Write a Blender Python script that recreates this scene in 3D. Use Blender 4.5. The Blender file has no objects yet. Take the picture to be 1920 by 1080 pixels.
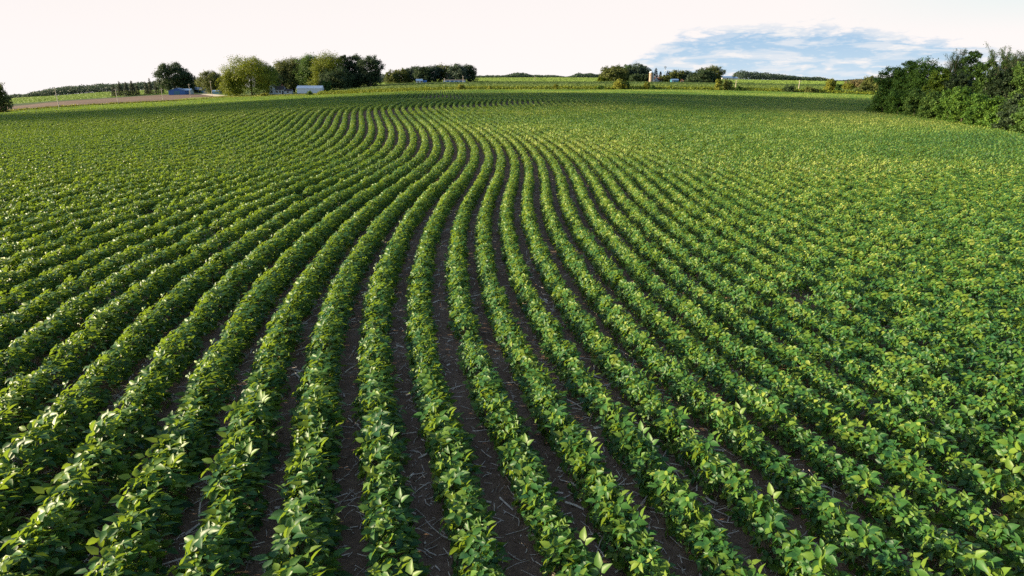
import bpy, math, random
import numpy as np
from mathutils import Vector

random.seed(7)
RNG = np.random.default_rng(11)
SC = bpy.context.scene
COL = SC.collection
R = math.radians

# ------------------------------------------------------------------ camera
F = 1280.0                       # focal length in pixels of a 1920 wide frame (24 mm lens)
TH = math.atan(384.0 / 1280.0)   # pitch below the horizontal
CT, ST = math.cos(TH), math.sin(TH)
HC = 4.7                         # camera height above the soil


def z_at(py, Y):
    """Height of a point seen on image line py at ground distance Y."""
    m = (py - 540.0) / F
    return HC - Y * (m * CT + ST) / (CT - m * ST)


def x_at(px, Y, z=0.0):
    return (px - 960.0) / F * (Y * CT + (HC - z) * ST)


# ------------------------------------------------------------------ terrain
def pchip(xk, yk, x):
    xk = np.asarray(xk, float); yk = np.asarray(yk, float); x = np.asarray(x, float)
    h = np.diff(xk); d = np.diff(yk) / h
    m = np.zeros_like(yk)
    m[0], m[-1] = d[0], d[-1]
    for i in range(1, len(xk) - 1):
        if d[i - 1] * d[i] > 0:
            w1, w2 = 2 * h[i] + h[i - 1], h[i] + 2 * h[i - 1]
            m[i] = (w1 + w2) / (w1 / d[i - 1] + w2 / d[i])
    xc = np.clip(x, xk[0], xk[-1])
    i = np.clip(np.searchsorted(xk, xc) - 1, 0, len(xk) - 2)
    t = (xc - xk[i]) / h[i]
    return ((1 + 2 * t) * (1 - t) ** 2 * yk[i] + t * (1 - t) ** 2 * h[i] * m[i]
            + t * t * (3 - 2 * t) * yk[i + 1] + t * t * (t - 1) * h[i] * m[i + 1])


CAN = 0.42   # canopy height of the beans
# edges of the fields: (direction column, image line, distance)
E1 = [(-900, 262, 150), (-300, 232, 195), (0, 211, 228), (67, 204.5, 250), (117, 200.8, 268), (217, 195, 320), (317, 190.3, 368), (417, 183.3, 410),
      (517, 180, 410), (600, 178, 400), (717, 173, 350), (800, 170, 320), (867, 168, 310), (1000, 168, 310), (1200, 168, 310),
      (1417, 171, 305), (1507, 174, 300), (1632, 178, 290), (1920, 195, 250), (2800, 235, 200)]
E2 = [(-900, 256, 170), (-300, 226, 215), (0, 206.5, 250), (17, 205, 256), (100, 199, 288), (167, 195.2, 325), (233, 192, 358), (317, 187.5, 398), (358, 183, 425),
      (417, 180.5, 440), (517, 177.5, 440), (600, 175, 430), (717, 169, 385), (800, 166.5, 345), (867, 165, 335), (1200, 165, 335),
      (1417, 168, 330), (1632, 174, 315), (1920, 190, 275), (2800, 230, 225)]
E3 = [(-900, 225, 330), (-300, 208, 380), (17, 199, 400), (100, 191, 420), (208, 184, 470), (317, 177.5, 490), (417, 176, 490), (517, 174.5, 490), (600, 172.5, 480),
      (717, 164, 460), (867, 160, 450), (1200, 160, 450), (1417, 162.5, 440), (1632, 167, 420), (1920, 178, 380), (2800, 210, 330)]
E4 = [(-900, 218, 400), (-300, 203, 420), (17, 195, 430), (100, 189, 450), (208, 182.5, 500), (317, 176.5, 520), (600, 171, 520), (717, 160, 560), (867, 154.5, 600),
      (1200, 155, 620), (1417, 158.5, 600), (1632, 161, 560), (1920, 168, 520), (2800, 190, 450)]
E5 = [(-900, 205, 760), (0, 186, 800), (47, 183, 800), (97, 180.5, 800), (208, 172.5, 800), (317, 168, 800), (600, 160, 800), (717, 153, 850), (867, 147.5, 900),
      (1000, 146.6, 900), (1200, 147, 900), (1417, 151, 900), (1632, 154.5, 850), (1920, 158, 800), (2800, 175, 800)]
E6 = [(-900, 190, 1500), (0, 186, 1500), (208, 173, 1500), (600, 159.5, 1500), (867, 148.5, 1500), (1200, 148.5, 1500), (1417, 152, 1500),
      (1632, 154, 1500), (2800, 160, 1500)]
# heights inside the bean field: (column, canopy image line) on rings of equal distance
RING = {62: [(-900, 262), (0, 256), (300, 250), (600, 240), (850, 238), (1100, 240), (1400, 246), (1640, 248), (2800, 252)],
        88: [(-900, 246), (0, 232), (300, 222), (600, 207), (850, 203), (1100, 205), (1400, 213), (1640, 220), (2800, 226)],
        115: [(-900, 240), (0, 223), (300, 211), (600, 193), (850, 185), (1000, 184), (1200, 190), (1400, 200), (1640, 208), (2800, 225)],
        134: [(-900, 238), (0, 220), (300, 207), (600, 190), (850, 186), (1000, 185), (1200, 187), (1400, 193), (1640, 200), (2800, 225)],
        162: None}
RING[162] = [(-900, 234), (0, 216.5), (300, 202), (600, 185), (850, 175.2), (1000, 175), (1200, 177), (1400, 182), (1640, 190), (2800, 228)]

PXG = np.arange(-900.0, 2801.0, 20.0)
LY = np.linspace(math.log(1.0), math.log(9000.0), 420)


def curve(tab, col):
    t = np.array(tab, float)
    return pchip(t[:, 0], t[:, col], PXG)


def build_terrain():
    knotsY, knotsZ = [], []
    one = np.ones_like(PXG)
    for y in (1.0, 20.0, 40.0):
        knotsY.append(y * one); knotsZ.append(0 * one)
    for y, tab in RING.items():
        knotsY.append(y * one); knotsZ.append(z_at(curve(tab, 1), y) - CAN)
    e1y, e1z = curve(E1, 2), z_at(curve(E1, 1), curve(E1, 2)) - CAN
    # a shallow hollow hidden behind the second rise
    mid = 0.5 * (162 + e1y)
    hollow = np.interp(PXG, [300, 600, 900, 1300, 1640], [0, 0.7, 1.3, 0.8, 0.0])
    knotsY.append(np.maximum(mid, 164.0)); knotsZ.append(0.5 * (knotsZ[-1] + e1z) - hollow)
    knotsY.append(np.maximum(e1y, 170.0)); knotsZ.append(e1z)
    for E in (E2, E3, E4, E5, E6):
        knotsY.append(curve(E, 2)); knotsZ.append(z_at(curve(E, 1), curve(E, 2)))
    knotsY.append(2800 * one); knotsZ.append(z_at(curve(E6, 1) + 3.0, 2800.0))
    KY, KZ = np.array(knotsY), np.array(knotsZ)
    for i in range(1, len(KY)):
        KY[i] = np.maximum(KY[i], KY[i - 1] + 2)
    tab = np.zeros((len(PXG), len(LY)))
    for c in range(len(PXG)):
        tab[c] = pchip(np.log(KY[:, c]), KZ[:, c], LY)
    return tab


TER = build_terrain()


def ground(X, Y):
    X = np.asarray(X, float); Y = np.asarray(Y, float)
    Ys = np.maximum(Y, 1.0)
    px = 960 + F * X / (Ys * CT + HC * ST)
    px = np.clip(px, PXG[0], PXG[-1] - 1e-3)
    a = (px - PXG[0]) / 20.0
    b = np.clip((np.log(Ys) - LY[0]) / (LY[1] - LY[0]), 0, len(LY) - 1.001)
    i = a.astype(int); j = b.astype(int); u = a - i; v = b - j
    return ((TER[i, j] * (1 - u) + TER[i + 1, j] * u) * (1 - v) + (TER[i, j + 1] * (1 - u) + TER[i + 1, j + 1] * u) * v)


def g1(x, y):
    return float(ground(np.array([x]), np.array([y]))[0])


def edge_at(E, X, Y):
    """Distance of field edge E in the direction of (X, Y)."""
    px = 960 + F * X / (np.maximum(Y, 1) * CT + HC * ST)
    return np.interp(px, PXG, curve(E, 2))


# ------------------------------------------------------------------ helpers
def tag(o, label=None, cat=None, group=None, kind=None):
    if label: o['label'] = label
    if cat: o['category'] = cat
    if group: o['group'] = group
    if kind: o['kind'] = kind
    return o


def link(o, parent=None):
    COL.objects.link(o)
    if parent is not None: o.parent = parent
    return o


def empty(name, loc, rz=0.0):
    o = bpy.data.objects.new(name, None)
    o.empty_display_size = 0.3
    o.location = loc; o.rotation_euler = (0, 0, rz)
    return link(o)


def np_mesh(name, verts, faces, mats, fmat=None, smooth=False):
    """verts (N,3); faces: list of arrays (M,k)."""
    me = bpy.data.meshes.new(name)
    verts = np.asarray(verts, np.float32)
    if not isinstance(faces, list): faces = [faces]
    faces = [np.asarray(f, np.int32) for f in faces if len(f)]
    loops = np.concatenate([f.ravel() for f in faces])
    tot = np.concatenate([np.full(len(f), f.shape[1], np.int32) for f in faces])
    start = np.concatenate([[0], np.cumsum(tot)[:-1]]).astype(np.int32)
    me.vertices.add(len(verts)); me.vertices.foreach_set('co', verts.ravel())
    me.loops.add(len(loops)); me.loops.foreach_set('vertex_index', loops)
    me.polygons.add(len(tot)); me.polygons.foreach_set('loop_start', start); me.polygons.foreach_set('loop_total', tot)
    if fmat is not None: me.polygons.foreach_set('material_index', np.asarray(fmat, np.int32))
    if smooth: me.polygons.foreach_set('use_smooth', np.ones(len(tot), bool))
    for m in (mats if isinstance(mats, (list, tuple)) else [mats]): me.materials.append(m)
    me.update(calc_edges=True); me.validate()
    return me


class MB:
    """Collects boxes, prisms and tubes; build() links them as one mesh object."""
    def __init__(s): s.v, s.f = [], []

    def add(s, vs, fs):
        n = len(s.v); s.v += [tuple(v) for v in vs]; s.f += [tuple(i + n for i in f) for f in fs]

    def box(s, x0, x1, y0, y1, z0, z1):
        s.add([(x0, y0, z0), (x1, y0, z0), (x1, y1, z0), (x0, y1, z0), (x0, y0, z1), (x1, y0, z1), (x1, y1, z1), (x0, y1, z1)],
              [(0, 3, 2, 1), (4, 5, 6, 7), (0, 1, 5, 4), (1, 2, 6, 5), (2, 3, 7, 6), (3, 0, 4, 7)])

    def tube(s, pts, rads, n=7, cap=True):
        rings = []
        for k, p in enumerate(pts):
            p = Vector(p)
            d = (Vector(pts[min(k + 1, len(pts) - 1)]) - Vector(pts[max(k - 1, 0)])).normalized()
            a = d.orthogonal().normalized() if abs(d.z) < .95 else Vector((1, 0, 0))
            a = (a - d * a.dot(d)).normalized(); b = d.cross(a)
            rings.append([p + (a * math.cos(2 * math.pi * i / n) + b * math.sin(2 * math.pi * i / n)) * rads[k] for i in range(n)])
        vs = [v for r in rings for v in r]
        fs = [(k * n + i, k * n + (i + 1) % n, (k + 1) * n + (i + 1) % n, (k + 1) * n + i) for k in range(len(pts) - 1) for i in range(n)]
        if cap: fs += [tuple(range(n))[::-1], tuple(range((len(pts) - 1) * n, len(pts) * n))]
        s.add(vs, fs)

    def gable(s, x0, x1, y0, y1, z0, z1, axis='x', over=0.3, th=0.15):
        """A pitched roof slab over the rectangle, ridge along axis."""
        if axis == 'x':
            m = (y0 + y1) / 2
            for a, b in ((y0 - over, m), (y1 + over, m)):
                zz = z0 - (z1 - z0) * over / abs(m - y0)
                s.add([(x0 - over, a, zz), (x1 + over, a, zz), (x1 + over, b, z1), (x0 - over, b, z1),
                       (x0 - over, a, zz + th), (x1 + over, a, zz + th), (x1 + over, b, z1 + th), (x0 - over, b, z1 + th)],
                      [(0, 3, 2, 1), (4, 5, 6, 7), (0, 1, 5, 4), (1, 2, 6, 5), (2, 3, 7, 6), (3, 0, 4, 7)])
        else:
            m = (x0 + x1) / 2
            for a, b in ((x0 - over, m), (x1 + over, m)):
                zz = z0 - (z1 - z0) * over / abs(m - x0)
                s.add([(a, y0 - over, zz), (a, y1 + over, zz), (b, y1 + over, z1), (b, y0 - over, z1),
                       (a, y0 - over, zz + th), (a, y1 + over, zz + th), (b, y1 + over, z1 + th), (b, y0 - over, z1 + th)],
                      [(0, 3, 2, 1), (4, 5, 6, 7), (0, 1, 5, 4), (1, 2, 6, 5), (2, 3, 7, 6), (3, 0, 4, 7)])

    def house(s, x0, x1, y0, y1, z0, z1, zr, axis='x'):
        """Walls with gable ends, one closed body."""
        if axis == 'x':
            m = (y0 + y1) / 2
            v = [(x0, y0, z0), (x1, y0, z0), (x1, y1, z0), (x0, y1, z0), (x0, y0, z1), (x1, y0, z1), (x1, y1, z1), (x0, y1, z1), (x0, m, zr), (x1, m, zr)]
            f = [(0, 1, 5, 4), (2, 3, 7, 6), (1, 2, 6, 9, 5), (3, 0, 4, 8, 7), (4, 5, 9, 8), (6, 7, 8, 9)]
        else:
            m = (x0 + x1) / 2
            v = [(x0, y0, z0), (x1, y0, z0), (x1, y1, z0), (x0, y1, z0), (x0, y0, z1), (x1, y0, z1), (x1, y1, z1), (x0, y1, z1), (m, y0, zr), (m, y1, zr)]
            f = [(0, 1, 5, 8, 4), (2, 3, 7, 9, 6), (1, 2, 6, 5), (3, 0, 4, 7), (4, 8, 9, 7), (5, 6, 9, 8)]
        s.add(v, f)

    def build(s, name, mat, parent=None, smooth=False):
        me = bpy.data.meshes.new(name); me.from_pydata(s.v, [], s.f); me.materials.append(mat); me.update()
        if smooth:
            me.polygons.foreach_set('use_smooth', np.ones(len(me.polygons), bool))
        return link(bpy.data.objects.new(name, me), parent)


# ------------------------------------------------------------------ materials
class NT:
    def __init__(s, name):
        s.m = bpy.data.materials.new(name); s.m.use_nodes = True
        s.t = s.m.node_tree; s.t.nodes.clear()
        s.out = s.n('ShaderNodeOutputMaterial')

    def n(s, typ, **kw):
        o = s.t.nodes.new(typ)
        for k, v in kw.items():
            if k in o.inputs: o.inputs[k].default_value = v
            else: setattr(o, k, v)
        return o

    def l(s, a, b): s.t.links.new(a, b)

    def ramp(s, fac, stops):
        r = s.n('ShaderNodeValToRGB')
        e = r.color_ramp.elements
        while len(e) < len(stops): e.new(0.5)
        for i, (p, c) in enumerate(stops):
            e[i].position = p; e[i].color = (*c, 1)
        s.l(fac, r.inputs[0]); return r.outputs[0]

    def noise(s, scale, detail=3, vec=None, rough=.55):
        n = s.n('ShaderNodeTexNoise'); n.inputs['Scale'].default_value = scale; n.inputs['Detail'].default_value = detail
        n.inputs['Roughness'].default_value = rough
        if vec is not None: s.l(vec, n.inputs['Vector'])
        return n.outputs['Fac']

    def mixc(s, fac, a, b, typ='MIX'):
        n = s.n('ShaderNodeMix'); n.data_type = 'RGBA'; n.blend_type = typ
        for i, v in ((0, fac), (6, a), (7, b)):
            if hasattr(v, 'is_output'): s.l(v, n.inputs[i])
            else: n.inputs[i].default_value = v if i == 0 else (*v, 1)
        return n.outputs[2]

    def math(s, op, a, b=0.0):
        n = s.n('ShaderNodeMath'); n.operation = op
        for i, v in enumerate((a, b)):
            if hasattr(v, 'is_output'): s.l(v, n.inputs[i])
            else: n.inputs[i].default_value = v
        return n.outputs[0]


def leaf_mat(name, stops, trans=(.16, .26, .03), tfac=.35, rough=.5, spec=.4, big=None, under=.45, patch=False):
    k = NT(name)
    geo = k.n('ShaderNodeNewGeometry'); oi = k.n('ShaderNodeObjectInfo')
    a = k.math('MULTIPLY', geo.outputs['Random Per Island'], .72)
    b = k.math('MULTIPLY', oi.outputs['Random'], .28)
    fac = k.math('ADD', a, b)
    if big:
        nz = k.noise(big, 2, geo.outputs['Position'])
        fac = k.math('ADD', fac, k.math('MULTIPLY', k.math('SUBTRACT', nz, .5), 1.4))
    if patch:   # leaf colour turns yellower with distance and towards the right
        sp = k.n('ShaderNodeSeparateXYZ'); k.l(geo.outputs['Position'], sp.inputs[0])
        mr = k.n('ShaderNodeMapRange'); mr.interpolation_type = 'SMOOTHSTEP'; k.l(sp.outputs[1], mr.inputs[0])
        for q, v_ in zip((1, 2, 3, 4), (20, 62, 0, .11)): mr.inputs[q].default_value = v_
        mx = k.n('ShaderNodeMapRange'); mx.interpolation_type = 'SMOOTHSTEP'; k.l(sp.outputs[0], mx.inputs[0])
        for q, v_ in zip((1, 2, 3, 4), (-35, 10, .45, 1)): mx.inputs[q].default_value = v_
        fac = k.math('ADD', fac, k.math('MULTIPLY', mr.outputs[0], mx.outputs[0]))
    c = k.ramp(fac, stops)
    # the underside of a leaf is paler and greyer
    c2 = k.mixc(k.math('MULTIPLY', geo.outputs['Backfacing'], under), c, (.11, .16, .08))
    p = k.n('ShaderNodeBsdfPrincipled'); p.inputs['Roughness'].default_value = rough
    p.inputs['Specular IOR Level'].default_value = spec
    k.l(c2, p.inputs['Base Color'])
    t = k.n('ShaderNodeBsdfTranslucent')
    k.l(k.mixc(.5, c, trans), t.inputs['Color'])
    m = k.n('ShaderNodeMixShader'); m.inputs[0].default_value = tfac
    k.l(p.outputs[0], m.inputs[1]); k.l(t.outputs[0], m.inputs[2]); k.l(m.outputs[0], k.out.inputs[0])
    return k.m


def plain(name, col, rough=.7, var=.25, scale=3.0, spec=.3, metal=0.0, stretch=None):
    k = NT(name)
    tc = k.n('ShaderNodeTexCoord'); v = tc.outputs['Object']
    if stretch:
        mp = k.n('ShaderNodeMapping'); mp.inputs['Scale'].default_value = stretch; k.l(v, mp.inputs[0]); v = mp.outputs[0]
    nz = k.noise(scale, 4, v)
    c = k.ramp(nz, [(.25, tuple(x * (1 - var) for x in col)), (.75, tuple(min(1, x * (1 + var)) for x in col))])
    p = k.n('ShaderNodeBsdfPrincipled'); p.inputs['Roughness'].default_value = rough
    p.inputs['Specular IOR Level'].default_value = spec; p.inputs['Metallic'].default_value = metal
    k.l(c, p.inputs['Base Color']); k.l(p.outputs[0], k.out.inputs[0])
    return k.m


def siding(name, col, pitch=.25, var=.12, axis='X', rough=.55):
    """Ribbed sheet or clapboard: a fine wave in bump and tone."""
    k = NT(name)
    tc = k.n('ShaderNodeTexCoord')
    w = k.n('ShaderNodeTexWave'); w.wave_type = 'BANDS'; w.bands_direction = axis; w.inputs['Scale'].default_value = .3183 / pitch
    k.l(tc.outputs['Object'], w.inputs[0])
    nz = k.noise(.8, 4, tc.outputs['Object'])
    c = k.ramp(nz, [(.2, tuple(x * (1 - var) for x in col)), (.8, tuple(min(1, x * (1 + var)) for x in col))])
    c = k.mixc(k.math('MULTIPLY', w.outputs['Fac'], .15), c, tuple(x * .7 for x in col))
    b = k.n('ShaderNodeBump'); b.inputs['Strength'].default_value = .4; b.inputs['Distance'].default_value = .03
    k.l(w.outputs['Fac'], b.inputs['Height'])
    p = k.n('ShaderNodeBsdfPrincipled'); p.inputs['Roughness'].default_value = rough
    k.l(c, p.inputs['Base Color']); k.l(b.outputs[0], p.inputs['Normal']); k.l(p.outputs[0], k.out.inputs[0])
    return k.m


def field_mat(name, stops, scale=.12, fine=1.6, bump=.5, stripes=None):
    k = NT(name)
    geo = k.n('ShaderNodeNewGeometry'); pos = geo.outputs['Position']
    a = k.noise(scale, 5, pos, .6); b = k.noise(fine, 3, pos, .7)
    fac = k.math('ADD', k.math('MULTIPLY', a, .55), k.math('MULTIPLY', b, .45))
    if stripes:
        mp = k.n('ShaderNodeMapping'); mp.inputs['Rotation'].default_value = (0, 0, stripes[1]); k.l(pos, mp.inputs[0])
        w = k.n('ShaderNodeTexWave'); w.inputs['Scale'].default_value = .3183 / stripes[0]; w.inputs['Distortion'].default_value = 1.2
        w.inputs['Detail Scale'].default_value = .3
        k.l(mp.outputs[0], w.inputs[0])
        fac = k.math('ADD', fac, k.math('MULTIPLY', k.math('SUBTRACT', w.outputs['Fac'], .5), stripes[2]))
    c = k.ramp(fac, stops)
    bm = k.n('ShaderNodeBump'); bm.inputs['Strength'].default_value = bump; bm.inputs['Distance'].default_value = .4
    k.l(b, bm.inputs['Height'])
    p = k.n('ShaderNodeBsdfPrincipled'); p.inputs['Roughness'].default_value = .9; p.inputs['Specular IOR Level'].default_value = .15
    k.l(c, p.inputs['Base Color']); k.l(bm.outputs[0], p.inputs['Normal']); k.l(p.outputs[0], k.out.inputs[0])
    return k.m


def soil_mat():
    k = NT('soil')
    geo = k.n('ShaderNodeNewGeometry'); pos = geo.outputs['Position']
    a = k.noise(.7, 5, pos, .6); b = k.noise(9, 6, pos, .7); d = k.noise(38, 4, pos, .7)
    fac = k.math('ADD', k.math('MULTIPLY', a, .4), k.math('MULTIPLY', b, .6))
    c = k.ramp(fac, [(.3, (.072, .045, .031)), (.5, (.150, .096, .066)), (.72, (.26, .178, .128))])
    h = k.math('ADD', k.math('MULTIPLY', b, .7), k.math('MULTIPLY', d, .3))
    bm = k.n('ShaderNodeBump'); bm.inputs['Strength'].default_value = .9; bm.inputs['Distance'].default_value = .05
    k.l(h, bm.inputs['Height'])
    p = k.n('ShaderNodeBsdfPrincipled'); p.inputs['Roughness'].default_value = .95; p.inputs['Specular IOR Level'].default_value = .15
    k.l(c, p.inputs['Base Color']); k.l(bm.outputs[0], p.inputs['Normal']); k.l(p.outputs[0], k.out.inputs[0])
    return k.m


M = {}
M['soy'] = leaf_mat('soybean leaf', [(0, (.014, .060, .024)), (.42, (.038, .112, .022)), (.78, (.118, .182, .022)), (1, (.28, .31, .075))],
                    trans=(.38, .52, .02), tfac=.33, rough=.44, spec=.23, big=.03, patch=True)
M['soystem'] = plain('soybean stem', (.09, .13, .04), .7)
M['soil'] = soil_mat()
M['straw'] = plain('dry stalk', (.52, .43, .35), .85, .45, 9)
M['verge'] = field_mat('verge grass', [(.3, (.07, .12, .02)), (.5, (.15, .19, .03)), (.7, (.27, .27, .06))], .08, 1.2)
M['verge_dull'] = field_mat('dull verge grass', [(.3, (.08, .10, .03)), (.55, (.16, .16, .06)), (.75, (.28, .24, .12))], .08, 1.2)
M['tilled'] = field_mat('tilled brown field', [(.3, (.085, .054, .038)), (.55, (.13, .085, .062)), (.75, (.18, .122, .09))], .02, .5, .3, (6.0, 1.1, .25))
M['yard'] = field_mat('farmyard grass', [(.3, (.06, .10, .025)), (.55, (.11, .15, .035)), (.75, (.20, .20, .07))], .05, .9)
M['dark_strip'] = field_mat('dark grass strip', [(.3, (.02, .035, .012)), (.6, (.045, .065, .02)), (.8, (.07, .09, .03))], .1, .9)
M['crop_dark'] = field_mat('far dark crop', [(.3, (.045, .085, .028)), (.55, (.075, .125, .036)), (.75, (.12, .18, .05))], .012, .7, .6, (4.0, .35, .35))
M['crop_mid'] = field_mat('far crop', [(.3, (.075, .125, .034)), (.55, (.12, .18, .045)), (.75, (.18, .24, .06))], .012, .5, .6, (5.0, .25, .3))
M['crop_light'] = field_mat('far pale crop', [(.3, (.12, .19, .045)), (.55, (.18, .25, .055)), (.75, (.25, .31, .08))], .008, .3, .5, (9.0, .2, .25))
M['far_grass'] = field_mat('far pasture', [(.3, (.05, .08, .03)), (.6, (.09, .12, .04)), (.8, (.13, .16, .05))], .01, .2)
M['gravel'] = plain('gravel drive', (.42, .36, .28), .95, .2, .8)
M['bark'] = plain('bark', (.085, .065, .05), .9, .35, 2.5)
M['bark_pale'] = plain('pale bark', (.22, .19, .16), .9, .3, 2.5)
M['white'] = siding('white siding', (.42, .43, .46), .2, .06, 'Z')
M['white_metal'] = siding('white ribbed metal', (.44, .48, .55), .3, .06, 'X')
M['white_roof'] = siding('pale metal roof', (.50, .53, .58), .5, .05, 'X', .4)
M['blue_metal'] = siding('blue ribbed metal', (.022, .095, .30), .3, .15, 'X')
M['blue_roof'] = siding('pale blue roof', (.12, .20, .34), .5, .1, 'Y', .4)
M['teal_metal'] = siding('teal metal', (.03, .13, .20), .3, .15, 'X')
M['shingle'] = plain('dark shingle roof', (.055, .045, .045), .9, .3, 4)
M['rust_roof'] = plain('red brown roof', (.20, .07, .045), .8, .3, 3)
M['glass'] = plain('dark window glass', (.025, .035, .05), .12, .2, 2, .6)
M['frame'] = plain('white paint', (.75, .75, .74), .6, .05)
M['pole'] = plain('weathered pole', (.42, .36, .29), .85, .2, 1.5, stretch=(1, 1, .1))
M['ceramic'] = plain('insulator', (.55, .56, .58), .3, .1)
M['silo'] = siding('tan concrete staves', (.23, .16, .11), .35, .12, 'Z', .8)
M['steel'] = plain('galvanised steel', (.45, .47, .50), .45, .15, 3, .5, .6)
M['door_dark'] = plain('dark doorway', (.03, .03, .035), .8)
def cloud_mat():  # partly transparent to weaken the shade the added cloud casts
    k = NT('shade cloud')
    d = k.n('ShaderNodeBsdfDiffuse'); d.inputs['Color'].default_value = (.9, .9, .9, 1)
    t = k.n('ShaderNodeBsdfTransparent'); m = k.n('ShaderNodeMixShader'); m.inputs[0].default_value = .30
    k.l(d.outputs[0], m.inputs[1]); k.l(t.outputs[0], m.inputs[2]); k.l(m.outputs[0], k.out.inputs[0])
    return k.m


M['cloud'] = cloud_mat()

TREEC = {
    'green': [(0, (.018, .046, .010)), (.5, (.042, .090, .016)), (1, (.09, .15, .024))],
    'lush': [(0, (.022, .060, .010)), (.5, (.052, .118, .015)), (1, (.110, .185, .022))],
    'yellow': [(0, (.036, .064, .006)), (.5, (.090, .122, .009)), (1, (.175, .195, .013))],
    'yellowgreen': [(0, (.030, .070, .008)), (.5, (.072, .125, .012)), (1, (.145, .195, .018))],
    'gold': [(0, (.07, .095, .012)), (.5, (.14, .155, .018)), (1, (.23, .225, .03))],
    'dark': [(0, (.012, .026, .013)), (.5, (.028, .050, .020)), (1, (.055, .085, .028))],
    'olive': [(0, (.032, .046, .012)), (.5, (.068, .086, .020)), (1, (.12, .135, .030))],
    'spruce': [(0, (.012, .020, .014)), (.5, (.026, .036, .024)), (1, (.050, .058, .034))],
    'tan': [(0, (.075, .065, .030)), (.5, (.13, .11, .05)), (1, (.19, .165, .07))],
    'cropA': [(0, (.035, .062, .014)), (.5, (.058, .092, .018)), (1, (.095, .13, .026))],
    'cropB': [(0, (.024, .048, .014)), (.5, (.040, .070, .018)), (1, (.065, .10, .025))],
    'cropC': [(0, (.066, .115, .022)), (.5, (.105, .162, .030)), (1, (.15, .21, .044))],
    'bluish': [(0, (.018, .032, .024)), (.5, (.036, .060, .040)), (1, (.065, .095, .055))],  # blue put into the leaf colour; stands in for haze on far woods
}
for n_, st_ in TREEC.items():
    M['t_' + n_] = leaf_mat('foliage ' + n_, st_, trans=tuple(min(1, c * 1.6) for c in st_[2][1]), tfac=.28, rough=.6, spec=.2, under=.12)


# ------------------------------------------------------------------ ground sheet
def build_ground():
    nsub = [70, 4, 10, 4, 14, 14, 10]
    cols = np.arange(-900.0, 2801.0, 20.0)
    edges = [np.full_like(cols, 3.0)] + [np.interp(cols, PXG, curve(E, 2)) for E in (E1, E2, E3, E4, E5, E6)] + [np.full_like(cols, 2790.0)]
    ys, band = [edges[0]], []
    for b, n in enumerate(nsub):
        for k in range(1, n + 1):
            t = k / n
            ys.append(edges[b] * (edges[b + 1] / edges[b]) ** t); band.append(b)
    ys = np.array(ys)                                   # rows x cols
    px = np.broadcast_to(cols, ys.shape)
    X = (px - 960) / F * (ys * CT + HC * ST)
    Z = ground(X, ys)
    verts = np.stack([X, ys, Z], -1).reshape(-1, 3)
    nc = len(cols)
    r, c = np.meshgrid(np.arange(len(ys) - 1), np.arange(nc - 1), indexing='ij')
    i = (r * nc + c).ravel()
    faces = np.stack([i, i + 1, i + nc + 1, i + nc], -1)
    mats = ['soil', 'verge', 'verge_dull', 'tilled', 'yard', 'dark_strip', 'crop_dark', 'crop_mid', 'crop_light', 'far_grass']
    ix = {n: k for k, n in enumerate(mats)}
    fm = np.zeros(len(faces), int)
    bb = np.array(band)[r.ravel()]; pc = cols[c.ravel()] + 10
    for f in range(len(faces)):
        b, p = bb[f], pc[f]
        if b == 0: m = 'soil'
        elif b == 1: m = 'verge_dull' if p < 250 else 'verge'
        elif b == 2: m = 'tilled' if p < 400 else ('yard' if p < 610 else 'crop_mid')
        elif b == 3: m = 'dark_strip' if p < 300 else ('yard' if p < 640 else ('crop_dark'))
        elif b == 4: m = 'crop_light'
        else: m = 'far_grass'
        fm[f] = ix[m]
    # the patch around and behind the camera
    n0 = len(verts)
    extra = np.array([(-16.0, 3, 0), (16, 3, 0), (60, -40, 0), (-60, -40, 0)])
    w = X[0]
    extra[0, 0], extra[1, 0] = w[0], w[-1]
    verts = np.vstack([verts, extra[2:]])
    near = np.array([list(range(nc))[::-1] + [n0 + 1, n0]])
    me = np_mesh('ground', verts, [faces, near[:, ::-1]], [M[m] for m in mats], np.append(fm, 0), smooth=True)
    o = link(bpy.data.objects.new('ground', me))
    tag(o, kind='structure')


build_ground()


def ground_strip(name, pts, width, mat, lift=.06):
    pts = np.array(pts, float)
    d = np.gradient(pts, axis=0); d /= np.linalg.norm(d, axis=1)[:, None]
    nrm = np.stack([-d[:, 1], d[:, 0]], -1)
    w = np.asarray(width, float).reshape(-1, 1) * np.ones((len(pts), 1))
    L, Rr = pts + nrm * w / 2, pts - nrm * w / 2
    v = []
    for a in (L, Rr):
        v.append(np.column_stack([a, ground(a[:, 0], a[:, 1]) + lift]))
    n = len(pts); i = np.arange(n - 1)
    me = np_mesh(name, np.vstack(v), np.stack([i, n + i, n + i + 1, i + 1], -1), mat)
    return tag(link(bpy.data.objects.new(name, me)), kind='structure')


# ------------------------------------------------------------------ bean rows
PITCH = 0.76
# the course of one row on the ground: distance from the camera, sideways position
COURSE = np.array([(0, 2.6), (2.5, 2.05), (5.22, 1.37), (5.47, 1.31), (7.58, 0.86), (10.45, 0.18), (15.13, -0.52), (19.03, -0.81), (23.2, -0.97), (27.03, -0.93), (33.04, -0.69), (40.2, -0.62), (45.97, -0.85), (52.49, -1.53), (61.02, -2.93), (69.72, -4.75), (75.31, -5.98), (81.09, -7.2), (85.05, -8.0), (91.81, -9.1), (100.45, -9.55), (106.66, -9.4), (125, -10.4), (160, -13.6), (300, -27.3), (460, -43)])
CY = np.arange(0.0, 460.0, 0.25)
CX = pchip(COURSE[:, 0], COURSE[:, 1], CY)
# smooth the course
ker = np.hanning(25); ker /= ker.sum()
CX = np.convolve(np.pad(CX, 12, mode='edge'), ker, 'valid')
CS = np.gradient(CX, CY)


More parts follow.
